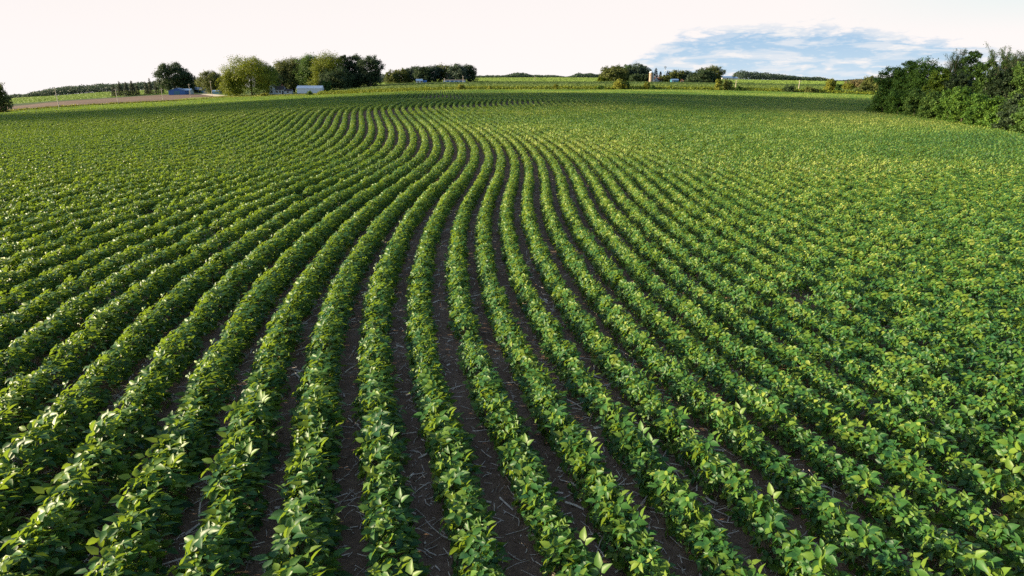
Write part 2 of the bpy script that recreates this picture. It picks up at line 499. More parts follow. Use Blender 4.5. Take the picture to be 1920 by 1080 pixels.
def leaf_template(n):
    if n == 8:
        v = np.array([(0, 0, 0), (-.275, .30, .11), (0, .34, 0), (.275, .30, .11), (-.23, .64, .08), (0, .70, -.04), (.23, .64, .08), (0, 1.04, -.13)])
        v[[1, 3], 0] *= 1.08
        f = np.array([(0, 2, 1), (0, 3, 2), (1, 2, 5), (1, 5, 4), (2, 3, 6), (2, 6, 5), (4, 5, 7), (5, 6, 7)])
    else:
        v = np.array([(0, 0, 0), (-.37, .42, .09), (0, .5, 0), (.37, .42, .09), (0, 1.02, -.12)])
        f = np.array([(0, 2, 1), (0, 3, 2), (1, 2, 4), (2, 3, 4)])
    return v, f


def norm(a): return a / np.maximum(np.linalg.norm(a, axis=-1, keepdims=True), 1e-9)


def place_leaves(P, N, D, L, tmpl):
    """Leaf blades at points P with normals N, along D, of length L."""
    v, f = tmpl
    N = norm(N); D = norm(D - N * (D * N).sum(-1, keepdims=True)); S = np.cross(D, N)
    W = (P[:, None] + (S[:, None] * v[None, :, 0:1] + D[:, None] * v[None, :, 1:2] + N[:, None] * v[None, :, 2:3]) * L[:, None, None])
    k = len(v)
    faces = (f[None] + (np.arange(len(P)) * k)[:, None, None]).reshape(-1, 3)
    return W.reshape(-1, 3), faces


def bean_mesh(name, rng, length, ntri, leafL, tmpl, rows=(0.0,), half=.178, H=.45, thick=1.0):
    """Trifoliate leaves over the dome of a bean row, row along local y."""
    Ps, Ns, Ds, Ls = [], [], [], []
    for rx in rows:
        n = ntri
        phi = rng.uniform(-1.75, 1.75, n); r = np.sqrt(rng.uniform(.32, 1.12, n)) * rng.uniform(.9, 1.08, n)
        t = rng.uniform(-.5, .5, n) * length
        lump = 1 + .10 * np.sin(t * 9 + rng.uniform(0, 6)) 
        px = np.sin(phi) * half * r * lump
        pz = .13 + (H - .13) * np.clip(np.cos(phi), -.25, 1) * r * lump
        pz += (rng.uniform(0, 1, n) < .08) * rng.uniform(.02, .10, n)
        P = np.stack([px + rx, t, np.maximum(pz, .04)], -1)
        out = np.stack([np.sin(phi), rng.normal(0, .35, n), np.cos(phi) * .8], -1)
        N = norm(out * .5 + np.array([-.42, -.02, .5]) + rng.normal(0, .42, (n, 3)))   # leaves turn to the low sun
        ang = rng.uniform(0, 2 * np.pi, n)
        D = np.stack([np.cos(ang) * .8 + np.sin(phi) * .9, np.sin(ang), -.35 + 0 * ang], -1)
        L = leafL * rng.uniform(.62, 1.35, n)
        N_ = norm(N); D_ = norm(D - N_ * (D * N_).sum(-1, keepdims=True)); S_ = np.cross(D_, N_)
        for a in (0, 1.25, -1.25):
            d = D_ * math.cos(a) + S_ * math.sin(a)
            j = rng.normal(0, .22, (n, 3))
            Ps.append(P + d * L[:, None] * (.25 if a == 0 else .05)); Ns.append(N_ + j); Ds.append(d); Ls.append(L * (1 if a == 0 else .88))
    v, f = place_leaves(np.vstack(Ps), np.vstack(Ns), np.vstack(Ds), np.concatenate(Ls), tmpl)
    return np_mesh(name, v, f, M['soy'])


def stem_mesh(name, rng, k=5):
    mb = MB()
    for i in range(k):
        y0 = (i - (k - 1) / 2) * .055 + rng.uniform(-.01, .01)
        a = rng.uniform(-.1, .1); b = rng.uniform(-.06, .06)
        mb.tube([(0, y0, -.01), (a * .4, y0 + b * .4, .16), (a, y0 + b, .34)], [.0045, .0038, .002], 5)
        for s in (-1, 1):
            mb.tube([(a * .3, y0, .12), (s * .11, y0 + rng.uniform(-.05, .05), .22), (s * .17, y0 + rng.uniform(-.06, .06), .27)], [.0025, .002, .0015], 4)
    me = bpy.data.meshes.new(name); me.from_pydata(mb.v, [], mb.f); me.materials.append(M['soystem']); me.update()
    return me


T8, T4 = leaf_template(8), leaf_template(4)
NV = 10
near_m = [bean_mesh('soybean_foliage', np.random.default_rng(100 + i), .30, 41, .106, T8) for i in range(NV)]
fine_m = [bean_mesh('soybean_foliage', np.random.default_rng(150 + i), .30, 52, .090, T8, half=.174) for i in range(NV)]
stem_m = [stem_mesh('soybean_stem', np.random.default_rng(200 + i)) for i in range(4)]
mid_m = [bean_mesh('soybean_row_piece', np.random.default_rng(300 + i), .62, 64, .095, T4, half=.165, H=.49) for i in range(8)]
far_m = [bean_mesh('soybean_row_length', np.random.default_rng(400 + i), 1.5, 130, .10, T4, rows=(-.38, .38), half=.125, H=.52) for i in range(8)]
vfar_m = [bean_mesh('soybean_block', np.random.default_rng(500 + i), 3.0, 200, .14, T4, rows=(-1.14, -.38, .38, 1.14), half=.12, H=.54) for i in range(8)]

# ---- vigour of the stand: how wide and tall the row grows at a place
def fnoise(x, y, s, seed):
    r = np.random.default_rng(seed); out = 0
    for k in range(5):
        a = r.uniform(0, 6.28); w = s * r.uniform(.6, 1.7); p = r.uniform(0, 6.28)
        out = out + np.sin((x * math.cos(a) + y * math.sin(a)) / w * 6.28 + p)
    return out / 5


def vigour(X, Y, u):
    w = np.interp(u, [-30, -9, -3.5, -1.2, 2.6, 5.5, 9, 16], [1.38, 1.34, 1.28, 1.10, .95, .99, 1.08, 1.18])
    w = 1 + (w - 1) * np.interp(Y, [4, 22, 50, 78], [1.0, 1.0, .55, .2])
    return w * (1 + .10 * fnoise(X, Y, 6, 1) + .08 * fnoise(X, Y, 1.6, 2))


LEFTW = 1.13      # the passes left of the centre were drilled wider apart


def row_off(n):
    return n * PITCH if n >= -1 else -PITCH + (n + 1) * PITCH * LEFTW


def rows_in(y0, y1, step, nstep, margin):
    """Plant positions along the rows between two distances."""
    pos = []
    ys0 = np.arange(y0, y1, .05)
    # arc length stations common to all rows
    cx = np.interp(ys0, CY, CX); s = np.concatenate([[0], np.cumsum(np.hypot(np.diff(cx), .05))])
    st = np.arange(step / 2, s[-1], step)
    Yst = np.interp(st, s, ys0); Xst = np.interp(Yst, CY, CX); Sst = np.interp(Yst, CY, CS)
    half = 1.0
    lo = -(960 + margin) / F * (Yst * CT + HC * ST) - 3.0
    hi = (960 + margin) / F * (Yst * CT + HC * ST) + 3.0
    nmin = int(np.floor((lo - Xst).min() / PITCH)) - 2; nmax = int(np.ceil((hi - Xst).max() / PITCH)) + 1
    for n in range(nmin, nmax + 1):
        if n % nstep: continue
        x = Xst + (row_off(n) + row_off(n + nstep - 1)) / 2
        k = (x > lo) & (x < hi)
        if k.any():
            pos.append(np.column_stack([x[k], Yst[k], Sst[k], np.full(k.sum(), n)]))
    return np.vstack(pos)


def stand(P, rng, jit):
    X = P[:, 0] + rng.normal(0, jit, len(P)); Y = P[:, 1] + rng.normal(0, jit, len(P))
    return X, Y


pts, rot, scl, idx = [], [], [], []
NEAR_COUNT = 300
rng = np.random.default_rng(5)
# near plants, one by one
P = rows_in(2.0, 34.0, .25, 1, 60)
# a few short gaps where seed failed
X, Y = stand(P, rng, .018)
u = X - np.interp(Y, CY, CX)
wv = vigour(X, Y, u)
keep = rng.uniform(0, 1, len(P)) > .006
gaps = [(-.52, 11.75, .28), (-8.3, 27.6, .6), (-12.8, 24.0, .7), (-9.6, 21.0, .5), (-6.2, 32.5, .6), (6.2, 14.4, .3)]
for gx, gy, gr in gaps:
    keep &= ~((abs(X - gx) < .34) & (abs(Y - gy) < gr))
X, Y, wv, P = X[keep], Y[keep], wv[keep], P[keep]
Z = ground(X, Y)
hs = .95 + .5 * np.where(u[keep] < 0, wv - 1, (wv - 1) * .4) + .09 * fnoise(X, Y, 2.3, 5) + rng.normal(0, .08, len(X))
ws = wv * (1 + rng.normal(0, .06, len(X)))
ang = -np.arctan(P[:, 2]) + rng.normal(0, .12, len(X))
# which of them show largest: those inside the picture and nearest
dep = Y * CT + HC * ST - Z * ST * 0
pxx = 960 + F * X / dep; pyy = 540 + F * ((HC - .35) * CT - Y * ST) / (Y * CT + (HC - .35) * ST)
inside = (pxx > -30) & (pxx < 1950) & (pyy < 1110)
order = np.argsort(np.where(inside, Y, 1e9))[:NEAR_COUNT]
is_thing = np.zeros(len(X), bool); is_thing[order] = True

protos = {}
for i in order:
    v = int(rng.integers(NV)); q = int(rng.integers(len(stem_m)))
    root = empty('soybean_plant', (X[i], Y[i], Z[i]), ang[i])
    root.scale = (ws[i], 1.0 + rng.normal(0, .05), hs[i])
    tag(root, 'leafy green soybean plant in the crop rows closest to the camera', 'soybean plant', 'soybean plants of the nearest rows')
    link(bpy.data.objects.new('foliage', (near_m if Y[i] < 8.5 else fine_m)[v]), root)
    link(bpy.data.objects.new('stem', stem_m[q]), root)

BASE = {}
inst_col = bpy.data.collections.new('soybean_forms')      # forms scattered over the far crop, not linked to the scene
def register(key, meshes):
    BASE[key] = len(inst_col.objects)
    for k, me in enumerate(meshes):
        o = bpy.data.objects.new('%02d_form' % len(inst_col.objects), me); inst_col.objects.link(o)
register('near', near_m); register('fine', fine_m); register('mid', mid_m); register('far', far_m); register('vfar', vfar_m)

def push(X, Y, Z, ang, sx, sy, sz, key, n):
    pts.append(np.column_stack([X, Y, Z])); rot.append(np.column_stack([0 * X, 0 * X, ang])); scl.append(np.column_stack([sx, sy, sz]))
    idx.append(BASE[key] + rng.integers(0, n, len(X)))

for kk, key in ((Y < 8.5, 'near'), (Y >= 8.5, 'fine')):
    k = ~is_thing & kk
    push(X[k], Y[k], Z[k], ang[k], ws[k], np.ones(k.sum()), hs[k], key, NV)


def zone(y0, y1, step, nstep, key, n, margin, jit):
    P = rows_in(y0, y1, step, nstep, margin)
    end = edge_at(E1, P[:, 0], P[:, 1]) - step / 2
    P = P[P[:, 1] < end]
    # no beans under the trees at the field's right edge
    P = P[~(P[:, 0] > thicket_x(P[:, 1]))]
    X, Y = stand(P, rng, jit)
    u = X - np.interp(Y, CY, CX)
    wv = vigour(X, Y, u)
    if nstep > 1: wv = np.where(P[:, 3] < -1, LEFTW, 1.0)
    hs = .95 + (.35 * (wv - 1) if nstep == 1 else 0) + rng.normal(0, .05, len(X)) + .05 * fnoise(X, Y, 5, 9)
    ang = -np.arctan(P[:, 2]) + rng.normal(0, .05 if nstep == 1 else .02, len(X))
    push(X, Y, ground(X, Y), ang, wv, np.ones(len(X)) * 1.05, hs, key, n)
    return len(X)


def thicket_x(Y):
    return np.interp(Y, [0, 40, 58, 75, 90, 104, 122, 140, 141], [999, 48, 44.0, 49.0, 53.0, 56.5, 60.5, 75, 999])


cnt = [zone(34, 78, .5, 1, 'mid', 8, 60, .03), zone(78, 172, 1.3, 1 if False else 2, 'far', 8, 60, .03), zone(172, 420, 2.6, 4, 'vfar', 8, 50, .05)]
print('instances', len(X), cnt)


def scatter_object(name, pts, rot, scl, idx, coll):
    me = bpy.data.meshes.new(name)
    pts = np.vstack(pts).astype(np.float32)
    me.vertices.add(len(pts)); me.vertices.foreach_set('co', pts.ravel())
    for nm, typ, data, fld in (('rot', 'FLOAT_VECTOR', np.vstack(rot).astype(np.float32), 'vector'), ('scl', 'FLOAT_VECTOR', np.vstack(scl).astype(np.float32), 'vector'),
                               ('pick', 'INT', np.concatenate(idx).astype(np.int32), 'value')):
        a = me.attributes.new(nm, typ, 'POINT'); a.data.foreach_set(fld, data.ravel())
    o = link(bpy.data.objects.new(name, me))
    g = bpy.data.node_groups.new(name, 'GeometryNodeTree')
    g.interface.new_socket('Geometry', in_out='INPUT', socket_type='NodeSocketGeometry')
    g.interface.new_socket('Geometry', in_out='OUTPUT', socket_type='NodeSocketGeometry')
    gi = g.nodes.new('NodeGroupInput'); go = g.nodes.new('NodeGroupOutput')
    ci = g.nodes.new('GeometryNodeCollectionInfo'); ci.inputs['Collection'].default_value = coll
    ci.inputs['Separate Children'].default_value = True; ci.inputs['Reset Children'].default_value = True
    ip = g.nodes.new('GeometryNodeInstanceOnPoints'); ip.inputs['Pick Instance'].default_value = True

    def attr(nm, typ):
        n = g.nodes.new('GeometryNodeInputNamedAttribute'); n.data_type = typ; n.inputs['Name'].default_value = nm
        return n.outputs['Attribute']
    L = g.links.new
    L(gi.outputs[0], ip.inputs['Points']); L(ci.outputs[0], ip.inputs['Instance'])
    L(attr('pick', 'INT'), ip.inputs['Instance Index'])
    e2r = g.nodes.new('FunctionNodeEulerToRotation'); L(attr('rot', 'FLOAT_VECTOR'), e2r.inputs[0]); L(e2r.outputs[0], ip.inputs['Rotation'])
    L(attr('scl', 'FLOAT_VECTOR'), ip.inputs['Scale']); L(ip.outputs[0], go.inputs[0])
    md = o.modifiers.new('scatter', 'NODES'); md.node_group = g
    return o


crop = scatter_object('soybean_crop', pts, rot, scl, idx, inst_col)
tag(crop, 'green soybean crop filling the field in curving rows to the far edge', 'crop', kind='stuff')

# ------------------------------------------------------------------ crop residue between the rows
def residue():
    rng = np.random.default_rng(21)
    n = 34000
    Y = 4.0 + (36 - 4.0) * rng.uniform(0, 1, n) ** 1.15
    X = (rng.uniform(-1, 1, n)) * (1050 / F) * (Y * CT + HC * ST)
    dens = .55 + .45 * fnoise(X, Y, 3.0, 33)
    k = rng.uniform(0, 1, n) < np.clip(dens, .08, 1)
    X, Y = X[k], Y[k]; n = len(X)
    Z = ground(X, Y) + .006
    L = rng.gamma(2.2, .055, n).clip(.03, .48); w = rng.uniform(.004, .013, n) * (1 + (rng.uniform(0, 1, n) < .12) * 1.2)
    a = rng.uniform(0, np.pi, n); tilt = rng.normal(0, .14, n)
    d = np.stack([np.cos(a) * np.cos(tilt), np.sin(a) * np.cos(tilt), np.abs(np.sin(tilt))], -1)
    s = np.stack([-np.sin(a), np.cos(a), 0 * a], -1); up = np.array([0, 0, 1.0])
    P = np.stack([X, Y, Z], -1)
    bend = s * rng.normal(0, .06, (n, 1)) * L[:, None]
    v = []
    for t, b in ((0, 0), (.5, 1), (1, 0)):
        c = P + d * (L * t)[:, None] + bend * b
        v += [c - s * w[:, None] / 2, c + up * w[:, None] * .8, c + s * w[:, None] / 2]
    V = np.stack(v, 1).reshape(-1, 3)
    f = np.array([(0, 1, 4, 3), (1, 2, 5, 4), (3, 4, 7, 6), (4, 5, 8, 7)])
    fs = (f[None] + (np.arange(n) * 9)[:, None, None]).reshape(-1, 4)
    o = link(bpy.data.objects.new('straw_litter', np_mesh('straw_litter', V, fs, M['straw'])))
    tag(o, 'dry broken stalks scattered on the dark soil between the bean rows', 'litter', kind='stuff')
    # clods of soil
    rng = np.random.default_rng(22)
    n = 5000
    Y = 4.0 + 22 * rng.uniform(0, 1, n) ** 1.2; X = rng.uniform(-1, 1, n) * (1050 / F) * (Y * CT + HC * ST)
    base = np.array([(1, 0, 0), (-.9, .1, 0), (0, 1, .1), (.1, -1, 0), (0, 0, .8), (0, 0, -.5)], float)
    fc = np.array([(0, 2, 4), (2, 1, 4), (1, 3, 4), (3, 0, 4)])
    V = base[None] * rng.uniform(.7, 1.3, (n, 6, 3)) * (rng.gamma(2, .008, n).clip(.006, .05))[:, None, None]
    a = rng.uniform(0, 6.28, n); ca, sa = np.cos(a)[:, None], np.sin(a)[:, None]
    V = np.stack([V[..., 0] * ca - V[..., 1] * sa, V[..., 0] * sa + V[..., 1] * ca, V[..., 2]], -1)
    V += np.stack([X, Y, ground(X, Y) + .004], -1)[:, None]
    fs = (fc[None] + (np.arange(n) * 6)[:, None, None]).reshape(-1, 3)
    o = link(bpy.data.objects.new('soil_clods', np_mesh('soil_clods', V.reshape(-1, 3), fs, M['soil'])))
    tag(o, 'small dark clods of earth lying between the bean rows', 'soil', kind='stuff')


residue()
#PART2
# ------------------------------------------------------------------ trees
def rand_dirs(rng, n):
    return norm(rng.normal(0, 1, (n, 3)))


LEAF4 = np.array([(0, 0, 0), (.36, .48, .10), (0, 1.0, -.10), (-.36, .48, .10)])


def leaf_quads(P, N, D, L):
    N = norm(N); D = norm(D - N * (D * N).sum(-1, keepdims=True)); S = np.cross(D, N)
    v = LEAF4
    W = P[:, None] + (S[:, None] * v[None, :, 0:1] + D[:, None] * v[None, :, 1:2] + N[:, None] * v[None, :, 2:3]) * L[:, None, None]
    return W.reshape(-1, 3), np.arange(len(P) * 4).reshape(-1, 4)


def lobes_broad(rng, H, W, cb, n, top=.8):
    out = []
    zc, rz, rx = (cb + 1) / 2 * H, (1 - cb) / 2 * H, W / 2
    for i in range(n):
        h = (i + .5) / n
        z = -1 + 2 * h
        rr = math.sqrt(max(.05, 1 - z * z)) if z > -.35 else .94
        a = i * 2.4 + rng.uniform(-.6, .6); q = rng.uniform(.35, 1.0) ** .5 * rr
        r = min(rx, rz) * rng.uniform(.34, .52)
        c = np.array([math.cos(a) * q * (rx - r * .75), math.sin(a) * q * (rx - r * .75), zc + z * (rz - r * .8) * (1 if z < 0 else top / .8)])
        out.append((c, np.array([r * rng.uniform(.9, 1.25), r * rng.uniform(.9, 1.25), r * rng.uniform(.75, 1.1)])))
    out.append((np.array([0, 0, zc]), np.array([rx * .60, rx * .60, rz * .70])))
    return out


def crown_leaves(rng, lobes, N, L, clump=14, droop=.15):
    Ps, Ns, Ds = [], [], []
    vol = np.array([(r[0] * r[1] * r[2]) ** (2 / 3) for _, r in lobes]); vol /= vol.sum()
    for (c, r), w in zip(lobes, vol):
        n = max(8, int(N * w))
        # twig clumps on the lobe, leaves about each twig
        m = max(5, n // clump)
        d = rand_dirs(rng, m); d[:, 2] = np.where(d[:, 2] < -.5, -d[:, 2], d[:, 2])
        rad = rng.uniform(.35, 1.0, m) ** .45 * rng.choice([1, 1, 1, 1.16], m)
        T = c + d * rad[:, None] * r
        k = rng.integers(0, m, n)
        P = T[k] + rng.normal(0, 1, (n, 3)) * r * (.17 if clump < 40 else .14)
        o = norm((P - c) / r)
        Ps.append(P); Ns.append(o * .75 + np.array([0, 0, .35]) + rng.normal(0, .5, (n, 3)))
        Ds.append(rng.normal(0, 1, (n, 3)) + o * .4 - np.array([0, 0, droop]))
    P, Nn, D = np.vstack(Ps), np.vstack(Ns), np.vstack(Ds)
    return leaf_quads(P, Nn, D, L * rng.uniform(.6, 1.3, len(P)))


def trunk_mb(rng, H, r0, ends, split=.35):
    mb = MB()
    lean = rng.uniform(-.03, .03, 2) * H
    mb.tube([(0, 0, -.4), (lean[0] * .2, lean[1] * .2, H * split * .5), (lean[0] * .5, lean[1] * .5, H * split), (lean[0], lean[1], H * .78)],
            [r0 * 1.25, r0, r0 * .8, r0 * .22], 8)
    for c in ends:
        t = rng.uniform(.55, 1.0)
        p0 = (lean[0] * .5 * t, lean[1] * .5 * t, H * split * t)
        mid = ((p0[0] + c[0]) * .5, (p0[1] + c[1]) * .5, p0[2] * .35 + c[2] * .65 - abs(c[2] - p0[2]) * .08)
        mb.tube([p0, mid, tuple(c)], [r0 * .45, r0 * .28, r0 * .08], 5)
    return mb


def tree(kind, label, px, top, w, Y, col='green', cat='tree', group=None, leaf=None, n=None, name=None, seed=0, bark='bark', clump=24):
    """A tree whose crown spans w photo pixels round column px at ground distance Y and reaches image line top."""
    rng = np.random.default_rng(1000 + seed + int(px * 7) + int(Y))
    X = x_at(px, Y, 0)
    zb = g1(X, Y)
    H = max(.8, z_at(top, Y) - zb)
    W = w / F * (Y * CT + HC * ST) * (1.16 if Y > 380 and kind in ('broad', 'sparse') else 1.0)
    nm = name or {'broad': 'broadleaf_tree', 'poplar': 'poplar_tree', 'spruce': 'spruce_tree', 'sparse': 'open_tree', 'bare': 'thin_tree', 'bush': 'bush'}[kind]
    root = empty(nm, (X, Y, zb))
    tag(root, label, cat, group)
    L = leaf or max(.16, Y * .0012)
    if kind in ('broad', 'poplar', 'sparse', 'bush'):
        cb = {'broad': .05, 'poplar': .04, 'sparse': .16, 'bush': -.06}[kind]
        nl = {'broad': 20, 'poplar': 18, 'sparse': 22, 'bush': 10}[kind]
        lobes = lobes_broad(rng, H, W, cb, nl)
        if kind == 'sparse':
            lobes = [(c, r * .74) for c, r in lobes[:-1]]
        sil = W * H * (1 - max(cb, 0))
        N = n or int(min(26000, (6.5 if kind != 'sparse' else 5.0) * sil / (.34 * L * L)))
        v, f = crown_leaves(rng, lobes, N, L, clump)
        for ax in (0, 1):
            lo, hi = np.percentile(v[:, ax], (1, 99)); v[:, ax] = (v[:, ax] - (lo + hi) / 2) * W / (hi - lo)
        lo, hi = np.percentile(v[:, 2], (1, 99.4)); b0 = max(cb, 0) * H
        v[:, 2] = b0 + (v[:, 2] - lo) * (H - b0) / (hi - lo)
        v[:, 2] = np.maximum(v[:, 2], .02)
        ends = [c for c, r in lobes[::2]] if kind == 'sparse' else [c for c, r in lobes[::3]]
        tb = trunk_mb(rng, H, max(.06, .022 * H), ends, .30 if kind != 'bush' else .2)
    elif kind == 'spruce':
        N = n or int(min(9000, 4.2 * W * H * .55 / (.34 * L * L)))
        z = H * (1 - rng.uniform(0, .97, N) ** .62)
        z = np.round(z / (H * .055)) * H * .055 + rng.normal(0, H * .014, N)
        rr = W / 2 * np.clip(1 - z / H, .02, 1) ** .85
        na = 9
        a = np.floor(rng.uniform(0, na, N)) / na * 6.283 + np.floor(z / (H * .055)) * 1.3 + rng.normal(0, .22, N)
        q = rng.uniform(.15, 1.05, N) ** .6
        P = np.stack([np.cos(a) * rr * q, np.sin(a) * rr * q, z - rr * q * .28], -1); P[:, 2] = np.clip(P[:, 2], .03 * H, H)
        out = np.stack([np.cos(a), np.sin(a), 0 * a], -1)
        v, f = leaf_quads(P, out * .5 + np.array([0, 0, .7]) + rng.normal(0, .35, (N, 3)), out + np.array([0, 0, -.45]) + rng.normal(0, .35, (N, 3)), L * rng.uniform(.7, 1.3, N))
        tb = MB(); tb.tube([(0, 0, -.4), (0, 0, H * .5), (0, 0, H * .97)], [.018 * H, .012 * H, .003 * H], 7)
    else:   # thin upright limbs, few leaves near their ends
        tb = MB(); P, D = [], []
        r0 = .018 * H
        tb.tube([(0, 0, -.4), (0, 0, H * .25), (.02 * H, 0, H * .5)], [r0, r0 * .9, r0 * .6], 7)
        for i in range(26):
            a = rng.uniform(0, 6.28); s = rng.uniform(.15, 1.0)
            e = np.array([math.cos(a) * W / 2 * s, math.sin(a) * W / 2 * s, H * rng.uniform(.72, 1.0)])
            p0 = np.array([0, 0, H * rng.uniform(.18, .5)]); m = p0 * .5 + e * .5; m[:2] += rng.normal(0, .02 * H, 2); m[2] -= .06 * H * s
            tb.tube([tuple(p0), tuple(m), tuple(e)], [r0 * .42, r0 * .24, r0 * .07], 5)
            for j in range(5):
                t = rng.uniform(.35, .95); b = p0 * (1 - t) ** 2 + 2 * m * t * (1 - t) + e * t * t
                g = b + np.array([rng.normal(0, .06) * H, rng.normal(0, .06) * H, rng.uniform(.05, .16) * H])
                tb.tube([tuple(b), tuple(g)], [r0 * .13, r0 * .04], 4)
                k = 110
                tt = rng.uniform(0, 1, (k, 1)); P.append(b * (1 - tt) + g * tt + rng.normal(0, .013 * H, (k, 3))); D.append(np.tile(g - b, (k, 1)) + rng.normal(0, .3, (k, 3)))
        P, D = np.vstack(P), np.vstack(D)
        v, f = leaf_quads(P, rng.normal(0, 1, P.shape), D, L * rng.uniform(.5, 1.1, len(P)))
    tb.build('trunk' if kind != 'bush' else 'stem', M[bark], root)
    link(bpy.data.objects.new('crown' if kind != 'bush' else 'foliage', np_mesh('crown', v, f, M['t_' + col])), root)
    return root


G1, G2, G3, G4, G5, G6 = ('spruces by the brown field', 'trees round the blue shed', 'trees round the white farmhouse', 'trees of the long middle grove',
                          'trees round the silo farm', 'trees of the thicket on the right')
tree('broad', 'dark orange-tinged tree cut off by the left edge of the picture', -6, 157, 46, 225, 'olive', leaf=.4)
for px, top, w, Y, lb in [(213, 158, 13, 515, 'short dark spruce at the outer end of the spruce clump'), (225, 152, 15, 520, 'dark spruce behind the pole at the edge of the brown field'),
                          (237, 153, 15, 512, 'dark spruce in the middle of the spruce clump beyond the brown field'), (248, 150.5, 17, 518, 'tallest dark spruce of the clump beyond the brown field'),
                          (257, 158, 10, 525, 'short dark spruce at the inner end of the spruce clump nearest the gap')]:
    tree('spruce', lb, px, top, w, Y, 'spruce', 'spruce', G1)
for px, top, w, Y, lb in [(274, 152, 10, 530, 'slender spruce just past the grassy gap beside the dense clump'), (282, 146, 10, 535, 'tallest thin brownish spruce in the open row beside the dense clump'),
                          (293, 151, 12, 540, 'broad low spruce in the open row with grass showing beneath'), (303, 153, 9, 545, 'thin spruce at the foot of the big dark cottonwood')]:
    tree('spruce', lb, px, top, w, Y, 'spruce', 'spruce', G1)
tree('sparse', 'big dark cottonwood with lacy edges towering over the blue shed', 328, 118.5, 50, 520, 'dark', 'tree', G2, seed=2)
tree('broad', 'dark lower tree leaning on the big cottonwood above the white lean-to', 353, 136, 26, 525, 'dark', 'tree', G2)
tree('spruce', 'dark spruce between the cottonwood and the round tree', 368, 142, 14, 560, 'spruce', 'spruce', G2)
tree('broad', 'round dome-shaped dark tree beside the blue-green shed', 397, 134, 42, 505, 'olive', 'tree', G2)
tree('broad', 'small light green tree at the outer foot of the yellow-green tree', 431, 136, 34, 440, 'yellow', 'tree', G3)
tree('broad', 'large yellow-green tree with a sunlit flank beside the driveway', 472, 107.5, 74, 448, 'yellow', 'tree', G3, seed=5)
tree('broad', 'shaded green tree tucked behind the large yellow-green tree', 502, 124, 40, 470, 'green', 'tree', G3)
tree('broad', 'low green tree behind the farmhouse roof', 527, 130, 40, 500, 'dark', 'tree', G3)
tree('broad', 'wide green tree rising behind the farmhouse wing', 552, 111, 54, 505, 'olive', 'tree', G3)
tree('broad', 'tall green tree rising behind the white metal shed', 583, 105, 48, 500, 'green', 'tree', G3)
tree('broad', 'yellow-topped tree, tallest of the trees behind the white shed', 617, 101, 50, 490, 'yellow', 'tree', G3, seed=3)
tree('broad', 'dark understorey tree beside the bluish end wall of the white shed', 632, 128, 52, 480, 'dark', 'tree', G3)
tree('bush', 'round grey-green bush at the corner of the white metal shed', 611, 151.5, 19, 455, 'green', 'bush', G3)
tree('sparse', 'dark upright tree next to the yellow-topped tree', 648, 104.5, 28, 500, 'dark', 'tree', G3)
tree('sparse', 'dark lacy tree with sky showing between its limbs', 668, 104, 30, 505, 'dark', 'tree', G3)
tree('sparse', 'open dark tree at the end of the farmhouse woods beside the grassy slope', 696, 105.5, 40, 490, 'dark', 'tree', G3, seed=4)
tree('bush', 'dark low shrubs under the open tree at the edge of the woods', 672, 136, 70, 500, 'dark', 'bush', G3)
for i, (px, top, w, col, lb) in enumerate([
        (737, 132, 24, 'olive', 'pale green tree at the sunny end of the long grove'), (753, 129.5, 28, 'olive', 'low brownish tree second from the sunny end of the grove'),
        (774, 125.5, 30, 'bluish', 'grey-green tree standing over the small blue house in the grove'), (795, 125, 28, 'dark', 'grove tree just past the small blue house'),
        (814, 123.5, 26, 'bluish', 'grove tree with light gaps beside its trunk, before the long low barn'), (834, 122, 28, 'olive', 'yellowish-topped grove tree above the near end of the low barn'),
        (857, 120.5, 30, 'bluish', 'tallest tree of the long grove above the low barn'), (879, 122, 26, 'dark', 'dark tree closing the far end of the long grove by the open field')]):
    tree('broad', lb, px, top, w, 585 + (i % 3) * 8, col, 'tree', G4)
for i, (px, top, w, Y, kind, col, lb) in enumerate([
        (1130, 144, 22, 640, 'bush', 'yellow', 'low yellow-green shrubs at the open end of the silo farm trees'),
        (1150, 124, 42, 650, 'broad', 'olive', 'broad olive tree first in the silo farm trees'), (1171, 123, 36, 665, 'broad', 'green', 'green tree with a flat top beside the broad olive tree'),
        (1190, 119.5, 36, 660, 'broad', 'bluish', 'tallest blue-green tree of the silo farm'), (1206, 124, 26, 670, 'sparse', 'olive', 'thin brownish tree behind the pale silo'),
        (1192, 138, 22, 630, 'broad', 'dark', 'small dark tree in front of the tallest silo farm tree'), (1208, 139, 20, 628, 'broad', 'dark', 'small dark tree hugging the foot of the silo'),
        (1214, 133, 10, 660, 'spruce', 'spruce', 'narrow dark spruce just behind the silo'), (1228, 127, 16, 660, 'spruce', 'spruce', 'tall dark spruce rising beside the silo dome'),
        (1237, 133, 10, 670, 'spruce', 'spruce', 'small spruce beside the windmill tower'), (1250, 132, 12, 665, 'spruce', 'spruce', 'pointed spruce just past the windmill tower'),
        (1247, 141, 22, 632, 'broad', 'olive', 'brown-green tree in front of the windmill tower'), (1267, 132, 28, 660, 'broad', 'olive', 'hazy olive tree above the blue-green hut'),
        (1284, 133, 26, 660, 'broad', 'bluish', 'blue-green tree past the blue-green hut'), (1300, 136, 26, 650, 'broad', 'bluish', 'low blue-green tree beside the dark domed tree'),
        (1318, 129, 36, 630, 'broad', 'dark', 'dark domed tree in front of the sunlit domed tree'), (1334, 124, 34, 645, 'broad', 'olive', 'sunlit domed olive tree closing the silo farm trees'),
        (1305, 148, 40, 620, 'bush', 'dark', 'dark shrubs along the foot of the silo farm trees')]):
    tree(kind, lb, px, top, w, Y, col, 'bush' if kind == 'bush' else ('spruce' if kind == 'spruce' else 'tree'), G5)
